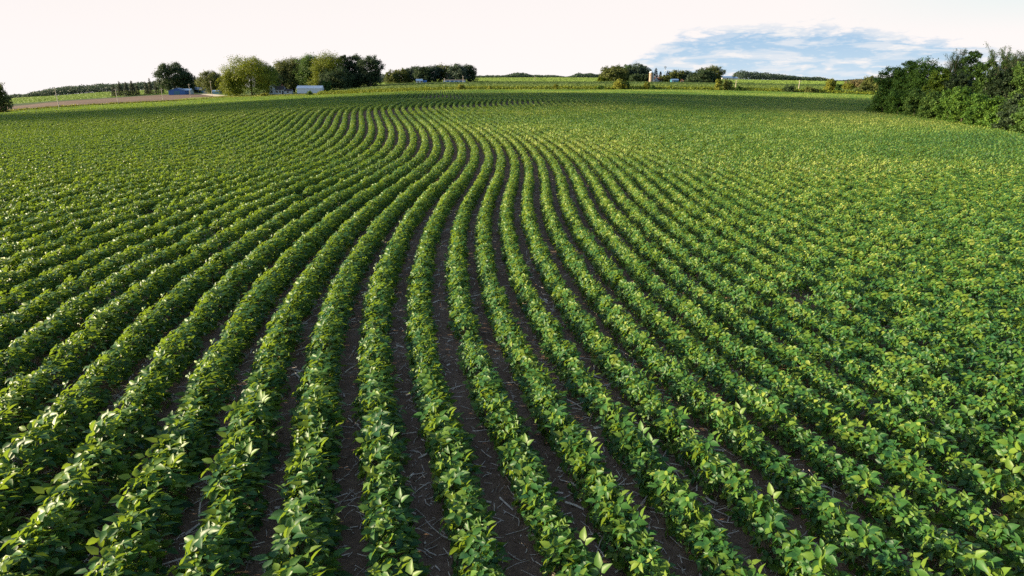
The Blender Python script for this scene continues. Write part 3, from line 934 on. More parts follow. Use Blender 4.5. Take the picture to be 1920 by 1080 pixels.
for px, top, w, Y, col, lb in [(1162, 148.5, 24, 318, 'gold', 'big round yellow-green bush on the field margin'), (1174, 152, 12, 320, 'green', 'darker bush attached to the big round yellow-green bush'),
                               (1212, 154, 12, 318, 'gold', 'upright yellow bush on the margin below the silo'), (1223, 160, 10, 316, 'green', 'low green bush next to the upright yellow bush'),
                               (1041, 158, 10, 316, 'gold', 'small yellow bush alone on the margin of the open field'), (1126, 160, 14, 316, 'green', 'low dark bush on the margin before the big round bush'),
                               (1346, 149, 14, 314, 'gold', 'tall yellow bush on the margin below the sunlit dome tree'), (1363, 149.5, 16, 316, 'olive', 'brownish tall bush next to the tall yellow bush'),
                               (1384, 160, 12, 312, 'green', 'low green bush on the margin under the white farm building'), (1479, 159.5, 22, 308, 'dark', 'wide dark bush on the margin near the leaning pole'),
                               (1520, 163, 24, 306, 'olive', 'low wide olive bush between the dark bush and the golden tree'), (1556, 148, 22, 312, 'gold', 'golden small tree on the margin before the tan scrub'),
                               (1570, 158, 12, 308, 'green', 'green shrub at the foot of the golden tree'), (866, 158.5, 16, 316, 'gold', 'yellow tuft of scrub on the margin below the low barn'),
                               (918, 161, 8, 316, 'gold', 'tiny yellow bush on the margin past the low barn'), (580, 170, 12, 405, 'green', 'small bush in front of the white metal shed'),
                               (496, 174, 14, 412, 'gold', 'yellow-green bush on the verge before the farmhouse')]:
    tree('bush', lb, px, top, w, Y, col, 'bush', 'bushes along the field margin')
for px, top, w, Y, col, lb in [(1590, 156, 22, 330, 'gold', 'yellow-green scrub next to the tan scrub trees'), (1597, 150, 24, 400, 'tan', 'tan scrub tree at the open side of the thicket'),
                               (1614, 149, 26, 395, 'tan', 'brownish scrub tree in the middle of the tan scrub'), (1632, 143, 28, 385, 'olive', 'olive scrub tree rising behind the thicket edge'),
                               (1622, 160, 30, 320, 'olive', 'low scrub under the brownish scrub tree'), (1650, 150, 30, 330, 'olive', 'scrub tree half hidden by the thicket')]:
    tree('broad' if Y > 380 else 'bush', lb, px, top, w, Y, col, 'tree' if Y > 380 else 'bush', 'tan scrub beside the thicket')
# the near thicket
TH_ = [('broad', 1664, 128, 56, 112, 'lush', 'leafy bright green tree at the open end of the thicket'), ('broad', 1692, 116, 62, 108, 'lush', 'leafy green tree second from the open end of the thicket'),
       ('broad', 1728, 112, 66, 103, 'lush', 'tall dense green tree before the feathery gap in the thicket'), ('broad', 1748, 132, 46, 98, 'yellowgreen', 'yellower tree hanging in front of the dense green tree'),
       ('bare', 1778, 94, 54, 106, 'green', 'thin feathery tree standing up above the thicket gap'), ('broad', 1806, 98, 46, 100, 'green', 'narrow green tree beside the feathery thin tree'),
       ('broad', 1786, 138, 60, 96, 'dark', 'dark shaded tree under the feathery thin tree'), ('broad', 1836, 116, 58, 92, 'green', 'green tree between the two thin-topped trees'),
       ('bare', 1868, 89, 74, 90, 'green', 'spiky thin-leaved tree with bare upright twigs'), ('bare', 1900, 91, 60, 84, 'dark', 'second spiky tree, with upright bare limbs by the picture edge'),
       ('broad', 1876, 128, 70, 84, 'dark', 'dark green tree below the spiky thin-leaved tree'), ('broad', 1924, 99, 76, 80, 'green', 'green tree with pale trunks cut by the right edge'),
       ('broad', 1975, 100, 100, 76, 'green', 'tall green tree just outside the right edge'), ('broad', 2050, 96, 110, 70, 'lush', 'green tree well outside the right edge')]
for i, (kind, px, top, w, Y, col, lb) in enumerate(TH_):
    if px > 1960: continue
    tree(kind, lb, px, top, w, Y, col, 'tree', G6, leaf=.19 if kind != 'bare' else .13, n=15000 if kind == 'broad' else None, clump=70, bark='bark', seed=i)
for i, (px, top, w, Y, col, lb) in enumerate([
        (1652, 166, 42, 106, 'lush', 'low bush at the open tip of the thicket touching the beans'), (1682, 170, 44, 100, 'lush', 'low leafy bush at the foot of the second thicket tree'),
        (1712, 168, 48, 93, 'green', 'shaded bush below the tall dense green tree'), (1745, 172, 50, 87, 'green', 'bush with bare stems along the dark foot of the thicket'),
        (1776, 170, 50, 82, 'lush', 'bush under the dark gap of the thicket'), (1800, 164, 52, 78, 'lush', 'bright leafy bush, tallest along the foot of the thicket'),
        (1832, 178, 54, 74, 'lush', 'rounded bush past the tallest leafy bush'), (1866, 184, 58, 70, 'lush', 'bright bush below the spiky thin-leaved tree'),
        (1900, 178, 62, 67, 'dark', 'dark bush before the pale trunks at the picture edge'), (1938, 186, 66, 63, 'green', 'bush cut by the right edge of the picture')]):
    tree('bush', lb, px, top, w, Y, col, 'bush', 'bushes along the foot of the thicket', leaf=.16, n=8000, seed=i, clump=60)


# ------------------------------------------------------------------ far woods and margins as masses
def mass(name, label, line, depth, L, per_m, col, cat='wood', base_lift=0.0, hvar=.12, seed=0, lumpw=9.0):
    """Foliage strip standing on the terrain: line of (column, distance, top image line)."""
    rng = np.random.default_rng(seed)
    t = np.array(line, float)
    px = np.linspace(t[0, 0], t[-1, 0], 600)
    Y = np.interp(px, t[:, 0], t[:, 1]); top = np.interp(px, t[:, 0], t[:, 2])
    X = x_at(px, Y); zb = ground(X, Y); H = np.maximum(z_at(top, Y) - zb, .3)
    s = np.concatenate([[0], np.cumsum(np.hypot(np.diff(X), np.diff(Y)))])
    N = int(s[-1] * per_m)
    q = rng.uniform(0, s[-1], N)
    h = np.interp(q, s, H) * (1 - hvar + hvar * 1.4 * np.abs(np.sin(q / lumpw + 1.7 * np.sin(q / (lumpw * 2.7)))) + hvar * .4 * np.sin(q / lumpw * 3.3))
    dy = rng.uniform(-.5, .5, N) * depth
    x = np.interp(q, s, X); y = np.interp(q, s, Y) + dy
    h = h * np.sqrt(np.clip(1 - (dy / depth * 1.7) ** 2, .12, 1))
    z = ground(x, y) + base_lift + h * rng.uniform(.0, 1, N) ** .6
    P = np.stack([x, y, z], -1)
    Nn = np.stack([rng.normal(0, .6, N), rng.normal(0, .6, N) + dy / depth, rng.uniform(.1, 1, N)], -1)
    v, f = leaf_quads(P, Nn, rng.normal(0, 1, (N, 3)), L * rng.uniform(.6, 1.3, N))
    o = link(bpy.data.objects.new(name, np_mesh(name, v, f, M['t_' + col])))
    return tag(o, label, cat, kind='stuff')


mass('far_woods', 'long dark wood along the skyline beyond the pale green field', [(8, 815, 181), (20, 815, 178.5), (36, 815, 176.5), (46, 815, 179.5), (58, 815, 177.5), (66, 815, 172.5), (80, 815, 168.5), (105, 815, 165.5), (130, 815, 162),
     (165, 815, 158.5), (205, 815, 157.5), (260, 815, 155), (320, 815, 151.5), (420, 815, 149)], 40, 1.4, 110, 'bluish', seed=1)
mass('far_woods', 'low wood seen past the open end of the farmhouse trees', [(700, 690, 141), (716, 690, 139.5), (728, 690, 141.5), (745, 690, 143)], 25, 1.3, 90, 'bluish', seed=5)
mass('far_woods', 'thin dark treeline on the middle skyline past the grove', [(880, 925, 144), (897, 925, 142.5), (940, 925, 141.5), (961, 925, 139), (970, 925, 136.3), (984, 925, 138), (996, 925, 141), (1030, 925, 141.2), (1048, 925, 142.8),
     (1060, 925, 144.8), (1072, 925, 142.5), (1084, 925, 137.5), (1106, 925, 137.8), (1120, 925, 139.5), (1145, 925, 140)], 30, 1.4, 100, 'bluish', seed=2)
mass('far_woods', 'dark blue-green wood on the skyline between the white building and the golden tree', [(1378, 915, 135), (1386, 915, 133.2), (1404, 915, 133.5), (1420, 915, 136.5), (1436, 915, 136), (1462, 915, 140.5), (1480, 915, 142.5), (1500, 915, 144.5), (1530, 915, 144),
     (1548, 915, 149), (1552, 915, 153), (1566, 915, 150.5), (1572, 915, 153.5), (1590, 915, 150), (1640, 900, 147), (1700, 880, 146)], 40, 1.4, 110, 'bluish', seed=3)
mass('field_margin', 'rough strip of tall weeds along the far edge of the bean field', [(596, 412, 171.2), (650, 395, 169), (700, 372, 167.2), (760, 345, 165), (800, 331, 164), (867, 322, 162.3), (1000, 321, 162), (1200, 321, 162), (1330, 319, 163.3), (1417, 316, 165),
     (1507, 311, 167.5), (1632, 301, 172), (1700, 292, 175.5)], 7, .62, 55, 'yellow', 'weeds', hvar=.2, seed=4, lumpw=5)
mass('field_margin', 'low grassy verge between the beans and the brown field', [(-60, 222, 216.5), (0, 236, 208.2), (67, 262, 202.3), (117, 280, 198.5), (217, 335, 192.6), (317, 383, 187.8), (417, 424, 181.3), (520, 424, 177.8), (600, 414, 175.8)], 7, .55, 20, 'gold', 'grass', hvar=.3, seed=6)


mass('thicket_grass', 'rank grass and weeds along the shaded foot of the thicket', [(1628, 113, 201), (1640, 110, 200.5), (1700, 98, 205.5), (1760, 86, 213), (1820, 76, 221), (1880, 69, 228.5), (1930, 63.5, 235.5), (1990, 58, 243)],
     3.2, .22, 260, 'green', 'grass', hvar=.3, seed=8, lumpw=1.3)


def card_field(name, label, Ea, Eb, p0, p1, n, h, L, col, seed):
    """A standing crop far off: leaf blades over the ground between two field edges."""
    rng = np.random.default_rng(seed)
    px = rng.uniform(p0, p1, n); ya, yb = np.interp(px, PXG, curve(Ea, 2)), np.interp(px, PXG, curve(Eb, 2))
    t = rng.uniform(0, 1, n); Y = np.sqrt(ya ** 2 * (1 - t) + yb ** 2 * t); X = x_at(px, Y)
    z = ground(X, Y) + h * rng.uniform(.1, 1.0, n)
    N = np.stack([rng.normal(-.3, .5, n), rng.normal(-.2, .5, n), rng.uniform(.2, .9, n)], -1)
    D = np.stack([rng.normal(0, .7, n), rng.normal(0, .7, n), rng.uniform(.0, .8, n)], -1)
    s = np.sqrt(Y / 400.0)
    v, f = leaf_quads(np.stack([X, Y, z], -1), N, D, L * s * rng.uniform(.6, 1.3, n))
    o = link(bpy.data.objects.new(name, np_mesh(name, v, f, M['t_' + col])))
    return tag(o, label, 'crop', kind='stuff')


card_field('corn_crop', 'strip of green crop just behind the weedy margin of the bean field', E2, E3, 615, 1700, 90000, .8, .6, 'cropA', 31)
card_field('corn_crop', 'darker green crop on the far slope below the farms', E3, E4, 645, 1700, 110000, .6, .65, 'cropB', 32)
card_field('pale_crop', 'pale green crop rising to the middle and right skyline', E4, E5, 640, 1700, 170000, .4, .65, 'cropC', 33)
card_field('pale_crop', 'pale green field below the long wood on the left skyline', E4, E5, -40, 420, 90000, .3, .6, 'cropC', 34)

# ------------------------------------------------------------------ farm buildings
def window(parent, x, y, z, w, h, axis='y'):
    """A window set 3 mm proud of a wall that faces -y, with frame and pane."""
    f = MB(); t = .09
    f.box(x - w / 2 - t, x + w / 2 + t, y - .05, y - .003, z + h, z + h + t); f.box(x - w / 2 - t, x + w / 2 + t, y - .05, y - .003, z - t, z)
    f.box(x - w / 2 - t, x - w / 2, y - .05, y - .003, z, z + h); f.box(x + w / 2, x + w / 2 + t, y - .05, y - .003, z, z + h)
    fo = f.build('window', M['frame'], parent)
    p = MB(); p.box(x - w / 2, x + w / 2, y - .03, y - .004, z, z + h)
    p.build('pane', M['glass'], fo)


def building(name, label, cat, px, Y, rz, group=None):
    X = x_at(px, Y); r = empty(name, (X, Y, g1(X, Y) - .05), rz)
    return tag(r, label, cat, group)


def part(name, mat, parent, fn):
    m = MB(); fn(m); return m.build(name, M[mat], parent)


# blue gabled shed with a white lean-to
b = building('blue_shed', 'blue metal shed with pale roof under the big cottonwood', 'shed', 334, 483, R(14))
part('wall', 'blue_metal', b, lambda m: m.house(-5.2, 5.2, -5, 7, 0, 2.7, 4.3, 'y'))
part('roof', 'blue_roof', b, lambda m: m.gable(-5.2, 5.2, -5, 7, 2.72, 4.32, 'y', .35, .12))
part('door', 'teal_metal', b, lambda m: m.box(-1.8, 1.8, -5.08, -5.003, 0, 2.5))
b = building('machine_shed', 'long white-walled shed joined behind the blue shed', 'shed', 349, 492, R(6))
part('wall', 'white_metal', b, lambda m: m.house(-3.6, 3.6, -3, 4, 0, 2.6, 3.7, 'x'))
part('roof', 'blue_roof', b, lambda m: m.gable(-3.6, 3.6, -3, 4, 2.62, 3.72, 'x', .3, .12))
part('door', 'blue_metal', b, lambda m: m.box(-2.6, -.2, -3.08, -3.003, 0, 2.2))
b = building('blue_barn', 'blue-green open-fronted shed with a blue roof beside the domed tree', 'shed', 375, 530, R(-18))
part('wall', 'teal_metal', b, lambda m: m.house(-3.8, 3.8, -3, 3, 0, 2.7, 4.2, 'x'))
part('roof', 'blue_roof', b, lambda m: m.gable(-3.8, 3.8, -3, 3, 2.72, 4.22, 'x', .4, .12))
part('doorway', 'door_dark', b, lambda m: m.box(-2.6, .6, -3.06, -3.003, 0, 2.1))
part('doorway', 'door_dark', b, lambda m: m.box(1.2, 3.0, -3.06, -3.003, 0, 2.1))
b = building('small_hut', 'small pale hut between the blue-green shed and the domed tree', 'hut', 387, 515, R(10))
part('wall', 'white', b, lambda m: m.house(-1.8, 1.8, -1.5, 1.5, 0, 2.0, 2.9, 'x'))
part('roof', 'blue_roof', b, lambda m: m.gable(-1.8, 1.8, -1.5, 1.5, 2.02, 2.92, 'x', .25, .1))
b = building('teal_hut', 'low teal hut half hidden under the domed tree by the driveway', 'hut', 406, 490, R(0))
part('wall', 'teal_metal', b, lambda m: m.house(-2.4, 2.4, -1.6, 1.6, 0, 1.8, 2.5, 'x'))
part('roof', 'blue_roof', b, lambda m: m.gable(-2.4, 2.4, -1.6, 1.6, 1.82, 2.52, 'x', .25, .1))

# the farmhouse
b = building('farmhouse', 'white two-storey farmhouse with dark roof and gabled front among the trees', 'house', 524, 452, R(4))
part('wall', 'white', b, lambda m: (m.house(-5.6, -2.4, -3.2, 3.6, 0, 4.4, 6.0, 'y'), m.house(-2.398, 3.2, -2.2, 3.0, 0, 2.9, 4.9, 'x'), m.house(3.202, 8.0, -1.8, 2.0, 0, 2.1, 3.0, 'x')))
part('roof', 'shingle', b, lambda m: (m.gable(-5.6, -2.4, -3.2, 3.6, 4.42, 6.02, 'y', .3, .14), m.gable(-2.05, 3.2, -2.2, 3.0, 2.92, 4.92, 'x', .3, .14), m.gable(3.55, 8.0, -1.8, 2.0, 2.12, 3.02, 'x', .25, .12)))
part('chimney', 'rust_roof', b, lambda m: m.box(1.6, 2.2, .2, .8, 4.2, 6.0))
for x, z, w, h in [(-4, 3.2, 1.1, 1.4), (-4, .9, 1.2, 1.4)]: window(b, x, -3.2, z, w, h)
for x, z, w, h in [(-1.2, .9, 1.5, 1.4), (.8, .9, 1.5, 1.4)]: window(b, x, -2.2, z, w, h)
part('door', 'door_dark', b, lambda m: m.box(2.1, 3.0, -2.26, -2.203, 0, 2.1))
window(b, 5.6, -1.8, .8, 1.6, 1.0)
# white metal shed
b = building('metal_shed', 'long white metal shed with pale roof at the edge of the farmhouse trees', 'shed', 582.5, 448, R(3))
part('wall', 'white_metal', b, lambda m: m.house(-7.7, 7.7, -3.4, 3.4, 0, 3.0, 4.5, 'x'))
part('roof', 'white_roof', b, lambda m: m.gable(-7.7, 7.7, -3.4, 3.4, 3.02, 4.52, 'x', .3, .12))
part('door', 'white_roof', b, lambda m: m.box(7.703, 7.76, -1.6, 1.6, 0, 2.7))
# low barn at the middle grove
b = building('low_barn', 'long low white barn with a thin dark roof edge in front of the grove', 'barn', 852.5, 566, R(2))
part('wall', 'white_metal', b, lambda m: m.house(-8.6, 8.6, -3, 3, 0, 2.0, 2.6, 'x'))
part('roof', 'shingle', b, lambda m: m.gable(-8.6, 8.6, -3, 3, 2.02, 2.62, 'x', .1, .12))
for x in (-5.2, -1.7, 1.7, 5.2): part('door', 'blue_metal', b, lambda m: m.box(x - 1.0, x + 1.0, -3.06, -3.003, 0, 1.7))
b = building('small_house', 'small blue-roofed house in the shade of the grove', 'house', 789, 568, R(8))
part('wall', 'white', b, lambda m: m.house(-3.4, 1.6, -2, 2, 0, 2.3, 3.5, 'x'))
part('roof', 'blue_roof', b, lambda m: m.gable(-3.4, 1.6, -2, 2, 2.32, 3.52, 'x', .3, .12))
part('garage', 'blue_metal', b, lambda m: m.house(1.9, 5.0, -1.6, 1.6, 0, 1.9, 2.6, 'x'))
window(b, -1.9, -2.0, .9, 1.2, 1.0)
part('door', 'door_dark', b, lambda m: m.box(.2, 1.1, -2.06, -2.003, 0, 1.9))

# the silo farm
def silo():
    b = building('silo', 'pale tan concrete silo with a domed cap standing clear of the trees', 'silo', 1219.5, 622, 0)
    r, h = 1.75, 8.3
    part('wall', 'silo', b, lambda m: m.tube([(0, 0, 0), (0, 0, h)], [r, r], 20))
    m = MB(); m.tube([(0, 0, h + .003)] + [(0, 0, h + 1.45 * math.sin(a)) for a in (.3, .6, .9, 1.2, 1.5)], [r + .06] + [(r + .06) * math.cos(a) for a in (.3, .6, .9, 1.2, 1.5)], 20)
    m.build('dome_cap', M['white_roof'], b, True)
    m = MB()
    for k in range(9): m.tube([(r * math.cos(a) * 1.012, r * math.sin(a) * 1.012, .6 + k * .9) for a in np.linspace(0, 6.283, 21)], [.03] * 21, 4, False)
    m.build('hoop', M['steel'], b)
    part('chute', 'white_roof', b, lambda m: m.box(r - .1, r + .6, -.35, .35, 0, h + .2))


silo()
b = building('farm_house', 'white house with a red-brown roof next to the silo', 'house', 1233, 632, R(-6))
part('wall', 'white', b, lambda m: (m.house(-3.6, -.6, -2.5, 2.5, 0, 3.0, 4.4, 'y'), m.house(-.598, 4.0, -2, 2, 0, 2.6, 4.4, 'x')))
part('roof', 'rust_roof', b, lambda m: (m.gable(-3.6, -.6, -2.5, 2.5, 3.02, 4.42, 'y', .3, .12), m.gable(-.25, 4.0, -2, 2, 2.62, 4.42, 'x', .3, .12)))
window(b, -2.1, -2.5, 1.0, 1.0, 1.2); window(b, 1.6, -2.0, 1.0, 1.2, 1.1)
b = building('blue_hut', 'blue-green hut with a pale roof among the silo farm trees', 'hut', 1263.5, 615, R(6))
part('wall', 'teal_metal', b, lambda m: m.house(-3.0, 3.0, -2, 2, 0, 2.4, 3.4, 'x'))
part('roof', 'blue_roof', b, lambda m: m.gable(-3.0, 3.0, -2, 2, 2.42, 3.42, 'x', .3, .12))
part('door', 'white', b, lambda m: m.box(-2.6, -1.4, -2.06, -2.003, 0, 2.0))
b = building('pale_hut', 'tiny pale pink hut beside the blue-green hut', 'hut', 1278, 618, R(-10))
part('wall', 'silo', b, lambda m: m.house(-1.2, 1.2, -1.2, 1.2, 0, 2.2, 3.2, 'y'))
part('roof', 'rust_roof', b, lambda m: m.gable(-1.2, 1.2, -1.2, 1.2, 2.22, 3.22, 'y', .2, .1))
b = building('white_farm_building', 'distant long white farm building on the rise past the silo farm', 'farm building', 1366, 850, R(0))
part('wall', 'white', b, lambda m: (m.house(-9.5, 2.5, -4, 4, 0, 3.0, 4.6, 'x'), m.house(2.503, 9.0, -3, 3, 0, 2.4, 3.6, 'x')))
part('roof', 'blue_roof', b, lambda m: (m.gable(-9.5, 2.5, -4, 4, 3.02, 4.62, 'x', .4, .15), m.gable(2.95, 9.0, -3, 3, 2.42, 3.62, 'x', .3, .15)))
for x in (-6.5, -3.5, -.5): window(b, x, -4, 1.0, 1.4, 1.2)


def windmill():
    Y = 645; X = x_at(1245, Y); zb = g1(X, Y); H = z_at(127, Y) - zb
    r = empty('windmill', (X, Y, zb)); tag(r, 'thin steel windmill tower with a small wheel above the silo farm', 'windmill')
    m = MB(); c = [(-1, -1), (1, -1), (1, 1), (-1, 1)]
    for x, y in c: m.tube([(x * .9, y * .9, 0), (x * .12, y * .12, H)], [.07, .05], 5)
    for k in range(7):
        t0, t1 = k / 7, (k + 1) / 7
        for i in range(4):
            a, b_ = c[i], c[(i + 1) % 4]; s0, s1 = .9 - .78 * t0, .9 - .78 * t1
            m.tube([(a[0] * s0, a[1] * s0, H * t0), (b_[0] * s1, b_[1] * s1, H * t1)], [.03, .03], 4)
            m.tube([(a[0] * s1, a[1] * s1, H * t1), (b_[0] * s1, b_[1] * s1, H * t1)], [.03, .03], 4)
    m.build('tower', M['steel'], r)
    w = MB()
    for k in range(14):
        a = k / 14 * 6.283; ca, sa = math.cos(a), math.sin(a)
        p = lambda q, s: (ca * q - sa * s, -.5 + s * .35, H + .4 + sa * q + ca * s)
        w.add([p(.3, -.06), p(.3, .06), p(1.05, .17), p(1.05, -.17)], [(0, 1, 2, 3)])
    w.tube([(math.cos(a) * .95, -.5, H + .4 + math.sin(a) * .95) for a in np.linspace(0, 6.283, 17)], [.03] * 17, 4, False)
    w.tube([(0, -.6, H + .4), (0, .3, H + .4)], [.08, .08], 6)
    w.build('wheel', M['steel'], r)
    v = MB(); v.box(-.02, .02, .3, 1.0, H + .38, H + .42); v.box(-.02, .02, 1.0, 1.7, H + .1, H + .7); v.build('tail_vane', M['steel'], r)


windmill()

# ------------------------------------------------------------------ utility poles
def pole(px, top, Y, label, lean=0.0, arm=True):
    X = x_at(px, Y); zb = g1(X, Y); H = z_at(top, Y) - zb
    r = empty('utility_pole', (X, Y, zb - .1)); r.rotation_euler = (0, lean, 0)
    tag(r, label, 'utility pole', 'utility poles along the roads')
    m = MB(); m.tube([(0, 0, 0), (0, 0, H * .5), (0, 0, H)], [.14, .125, .10], 10); m.build('post', M['pole'], r)
    if arm:
        m = MB(); m.box(-.85, .85, -.24, -.14, H - .75, H - .63); m.build('crossarm', M['pole'], r)
        for x in (-.7, .7):
            m = MB(); m.tube([(x, -.19, H - .628), (x, -.19, H - .48)], [.05, .035], 7); m.build('insulator', M['ceramic'], r)
    return r


for a in [(107, 163.5, 272, 'pale utility pole nearest the left edge, beside the bean field', -.05), (219, 165, 335, 'leaning utility pole in front of the dark spruce clump', -.06),
          (303.5, 165.5, 385, 'short utility pole between the spruces and the blue shed', -.02), (356, 156.5, 428, 'utility pole in front of the white lean-to of the blue shed', -.02),
          (397, 151, 446, 'utility pole in front of the domed tree at the driveway', -.03), (1496, 149.5, 330, 'pale utility pole standing alone beside the dark bush', .05),
          (1378, 149.5, 332, 'faint utility pole in front of the distant white building', .03), (868.5, 141.5, 556, 'utility pole at the far end of the low barn', .0),
          (834, 146, 556, 'short utility pole at the near end of the low barn', 0), (1003, 142, 700, 'thin utility pole out on the pale open field', 0)]:
    pole(*a)

# driveway to the farm and a pale field lane
ground_strip('dirt_driveway', [(x_at(414, 442), 442), (x_at(404, 452), 452), (x_at(396, 466), 466), (x_at(386, 482), 482), (x_at(372, 494), 494)], 7.5, M['gravel'], .12)


# ------------------------------------------------------------------ weeds among the beans
def weed(px, py, label, h, n, seed):
    m = (py - 540) / F; Y = (HC - .2) * (CT - m * ST) / (m * CT + ST); X = x_at(px, Y, .2)
    rng = np.random.default_rng(seed)
    V, Fs = [], []
    for i in range(n):
        a = rng.uniform(0, 6.28); H = h * rng.uniform(.6, 1); o = rng.uniform(.1, .5) * H; w = rng.uniform(.006, .012)
        d = np.array([math.cos(a), math.sin(a), 0]); s = np.array([-d[1], d[0], 0]); b = d * rng.uniform(0, .08)
        k = len(V)
        for t in (0, .35, .7, 1):
            c = b + d * o * t * t + np.array([0, 0, H * (t - .25 * t ** 3)]); ww = w * (1 - t) + .001
            V += [c - s * ww, c + s * ww]
        Fs += [(k + 2 * j, k + 2 * j + 1, k + 2 * j + 3, k + 2 * j + 2) for j in range(3)]
    o = link(bpy.data.objects.new('grass_weed', np_mesh('grass_weed', np.array(V), np.array(Fs), M['t_yellow'])))
    o.location = (X, Y, g1(X, Y)); tag(o, label, 'weed', 'grass weeds in the beans')


weed(1392, 592, 'clump of bright grass growing in a gap of the closing rows', .55, 60, 1)
weed(664, 484, 'tall wisp of grass sticking up out of a bean row', .75, 36, 2)

# ------------------------------------------------------------------ sun, an unseen cloud added to shade the far beans, and the sky
SUN_EL, SUN_AZ = R(14.5), R(-2.0)         # low, from the left and slightly behind
sdir = Vector((-math.cos(SUN_EL) * math.cos(SUN_AZ), math.cos(SUN_EL) * math.sin(SUN_AZ), math.sin(SUN_EL)))
sl = bpy.data.lights.new('sun', 'SUN'); sl.energy = 5.0; sl.angle = R(.55); sl.color = (1.0, .83, .54)
so = link(bpy.data.objects.new('sun', sl)); so.rotation_euler = sdir.to_track_quat('Z', 'Y').to_euler(); so.location = (-80, 20, 60)


def cloud():
    import bmesh
    rng = np.random.default_rng(3)
    bm = bmesh.new()
    c0 = Vector((10, 139, 1)) + sdir * 5200
    up = Vector((0, 0, 1)); side = Vector((0, 1, 0))
    from mathutils import Matrix
    for i in range(110):
        t = rng.uniform(-1, 1); r = rng.uniform(16, 26)
        p = c0 + up * t * 95 + side * (rng.uniform(-1, 1) * 34 + 4 * math.sin(t * 5)) + Vector((1, 0, 0)) * rng.uniform(-60, 60)
        bmesh.ops.create_icosphere(bm, subdivisions=2, radius=r, matrix=Matrix.Translation(p) @ Matrix.Diagonal((1.6, .85, 1, 1)))
    for v in bm.verts:
        q = v.co; n = math.sin(q.x * .11) * math.sin(q.y * .13 + 1) * math.sin(q.z * .12 + 2)
        v.co += (q - c0).normalized() * n * 5
    me = bpy.data.meshes.new('cloud'); bm.to_mesh(me); bm.free(); me.materials.append(M['cloud'])
    o = link(bpy.data.objects.new('cloud', me)); tag(o, 'heaped white cloud out of view, added to shade the far beans', 'cloud', kind='stuff')


cloud()

w = bpy.data.worlds.new('World'); SC.world = w; w.use_nodes = True
nt = w.node_tree; nt.nodes.clear()
def wn(t, **k):
    n = nt.nodes.new(t)
    for a, b in k.items(): setattr(n, a, b)
    return n
def wl(a, b): nt.links.new(a, b)
def wm(op, a, b=0.0, c=None):
    n = wn('ShaderNodeMath', operation=op)
    for i, v in enumerate((a, b) if c is None else (a, b, c)):
        if hasattr(v, 'is_output'): wl(v, n.inputs[i])
        else: n.inputs[i].default_value = v
    return n.outputs[0]
def wramp(f, stops, interp='LINEAR'):
    r = wn('ShaderNodeValToRGB'); e = r.color_ramp.elements; r.color_ramp.interpolation = interp
    while len(e) < len(stops): e.new(.5)
    for i, (p, c) in enumerate(stops):
        e[i].position = p; e[i].color = (c, c, c, 1) if not isinstance(c, tuple) else (*c, 1)
    wl(f, r.inputs[0]); return r.outputs[0]
def wmap(v, a, b, c=0.0, d=1.0, smooth=True):
    n = wn('ShaderNodeMapRange'); n.interpolation_type = 'SMOOTHSTEP' if smooth else 'LINEAR'
    wl(v, n.inputs[0]); n.inputs[1].default_value = a; n.inputs[2].default_value = b; n.inputs[3].default_value = c; n.inputs[4].default_value = d
    return n.outputs[0]
def wmix(f, a, b):
    n = wn('ShaderNodeMix', data_type='RGBA')
    for i, v in ((0, f), (6, a), (7, b)):
        if hasattr(v, 'is_output'): wl(v, n.inputs[i])
        else: n.inputs[i].default_value = v if i == 0 else (*v, 1)
    return n.outputs[2]
sky = wn('ShaderNodeTexSky', sky_type='NISHITA', sun_disc=False, sun_elevation=SUN_EL, sun_rotation=R(270) + SUN_AZ, altitude=300, air_density=1.0, dust_density=1.5, ozone_density=1.2)
bg_sky = wn('ShaderNodeBackground'); bg_sky.inputs[1].default_value = .095; wl(sky.outputs[0], bg_sky.inputs[0])
tc = wn('ShaderNodeTexCoord'); sx = wn('ShaderNodeSeparateXYZ'); wl(tc.outputs['Generated'], sx.inputs[0])
az = wm('MULTIPLY', wm('ARCTAN2', sx.outputs[0], sx.outputs[1]), 57.2958)      # degrees right of straight ahead
el = wm('MULTIPLY', wm('ARCSINE', sx.outputs[2]), 57.2958)
cv = wn('ShaderNodeCombineXYZ'); wl(wm('MULTIPLY', az, .17), cv.inputs[0]); wl(wm('MULTIPLY', el, 1.15), cv.inputs[1])
nz = wn('ShaderNodeTexNoise'); nz.inputs['Scale'].default_value = 1.0; nz.inputs['Detail'].default_value = 7; nz.inputs['Roughness'].default_value = .6; nz.inputs['Distortion'].default_value = .4
wl(cv.outputs[0], nz.inputs['Vector'])
cv2 = wn('ShaderNodeCombineXYZ'); wl(wm('MULTIPLY', az, .55), cv2.inputs[0]); wl(wm('MULTIPLY', el, 1.9), cv2.inputs[1]); cv2.inputs[2].default_value = 4.2
nz2 = wn('ShaderNodeTexNoise'); nz2.inputs['Scale'].default_value = 1.0; nz2.inputs['Detail'].default_value = 6; nz2.inputs['Roughness'].default_value = .62
wl(cv2.outputs[0], nz2.inputs['Vector'])
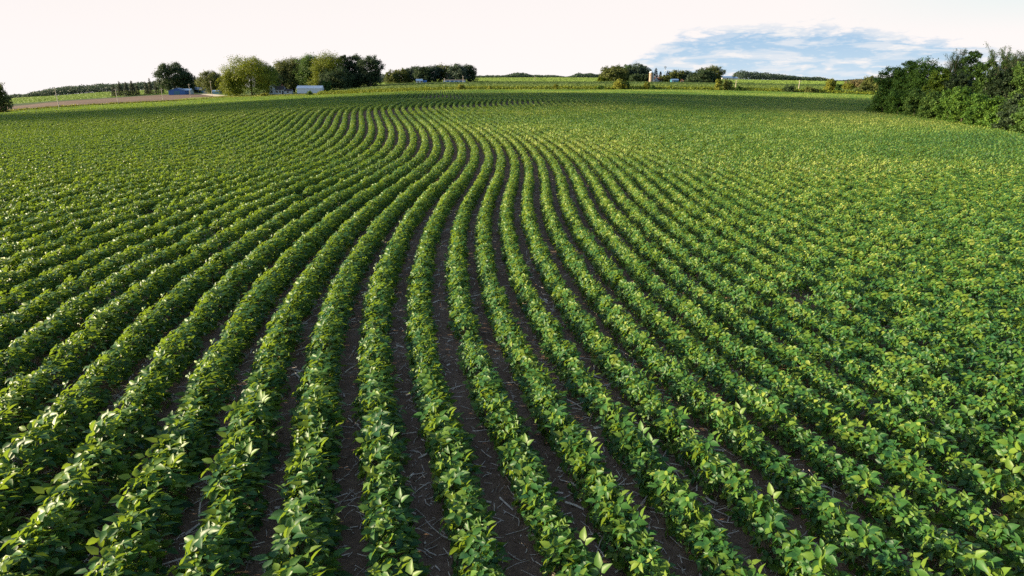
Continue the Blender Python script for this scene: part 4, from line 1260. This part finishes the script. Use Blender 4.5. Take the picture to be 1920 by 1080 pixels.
# top edge of the clear blue gap under the high cloud, in degrees
gap_top = wm('MULTIPLY', wramp(wm('DIVIDE', az, 60.0), [(0, 0), (.13, .08), (.18, .27), (.225, .40), (.31, .43), (.40, .42), (.50, .33), (.58, .22), (.66, .13), (1, .1)], 'EASE'), 10.0)
gap_top = wm('ADD', gap_top, wm('ADD', wm('MULTIPLY', wm('SUBTRACT', nz2.outputs['Fac'], .5), 3.2), wm('MULTIPLY', wm('SUBTRACT', nz.outputs['Fac'], .5), 2.2)))
gap = wm('MULTIPLY', wmap(wm('SUBTRACT', gap_top, el), .0, .95), wmap(az, 4, 10))
streak = wmap(nz.outputs['Fac'], .45, .60)
puff = wmap(nz2.outputs['Fac'], .50, .62)
low = wmap(el, .3, 1.9, 1.0, 0.0)
white_in = wm('MINIMUM', wm('ADD', wm('MULTIPLY', streak, .62), wm('MULTIPLY', puff, wm('ADD', wm('MULTIPLY', low, .65), .35))), 1.0)
blue = wmix(wmap(el, 0, 4.5), (.60, .75, .88), (.35, .56, .79))
gapc = wmix(white_in, blue, (.93, .91, .91))
warm = wmix(wmap(az, -40, 40), (.972, .91, .888), (.988, .93, .913))
warm = wmix(wmap(el, 0, 9), (1.02, .96, .942), warm)
teal = wm('MULTIPLY', wmap(az, 20, 38), wmap(el, 2.6, 6))
warm = wmix(wm('MULTIPLY', teal, .8), warm, (.78, .90, .89))
cloudc = wmix(gap, warm, gapc)
bg_c = wn('ShaderNodeBackground'); wl(cloudc, bg_c.inputs[0]); bg_c.inputs[1].default_value = .298
cover = wm('MULTIPLY', wmap(el, 9, 24, 1.0, 0.06), wm('SUBTRACT', 1.0, wm('MULTIPLY', wmap(wm('ABSOLUTE', wm('ADD', az, 15)), 70, 110), .85)))
mx = wn('ShaderNodeMixShader'); wl(cover, mx.inputs[0]); wl(bg_sky.outputs[0], mx.inputs[1]); wl(bg_c.outputs[0], mx.inputs[2])
ow = wn('ShaderNodeOutputWorld'); wl(mx.outputs[0], ow.inputs[0])

# ------------------------------------------------------------------ camera and render settings
cam = bpy.data.cameras.new('camera'); cam.lens = 24.0; cam.sensor_width = 36.0; cam.clip_start = .05; cam.clip_end = 20000
co = link(bpy.data.objects.new('camera', cam)); co.location = (0, 0, HC); co.rotation_euler = (math.pi / 2 - TH, 0, 0)
SC.camera = co
SC.view_settings.view_transform = 'Standard'; SC.view_settings.look = 'None'; SC.view_settings.exposure = 1.75; SC.view_settings.gamma = 1.0
SC.render.resolution_x, SC.render.resolution_y = 1024, 576
SC.cycles.max_bounces = 6; SC.cycles.diffuse_bounces = 3; SC.cycles.transmission_bounces = 4; SC.cycles.glossy_bounces = 2
SC.cycles.use_denoising = False; SC.cycles.sample_clamp_indirect = 4
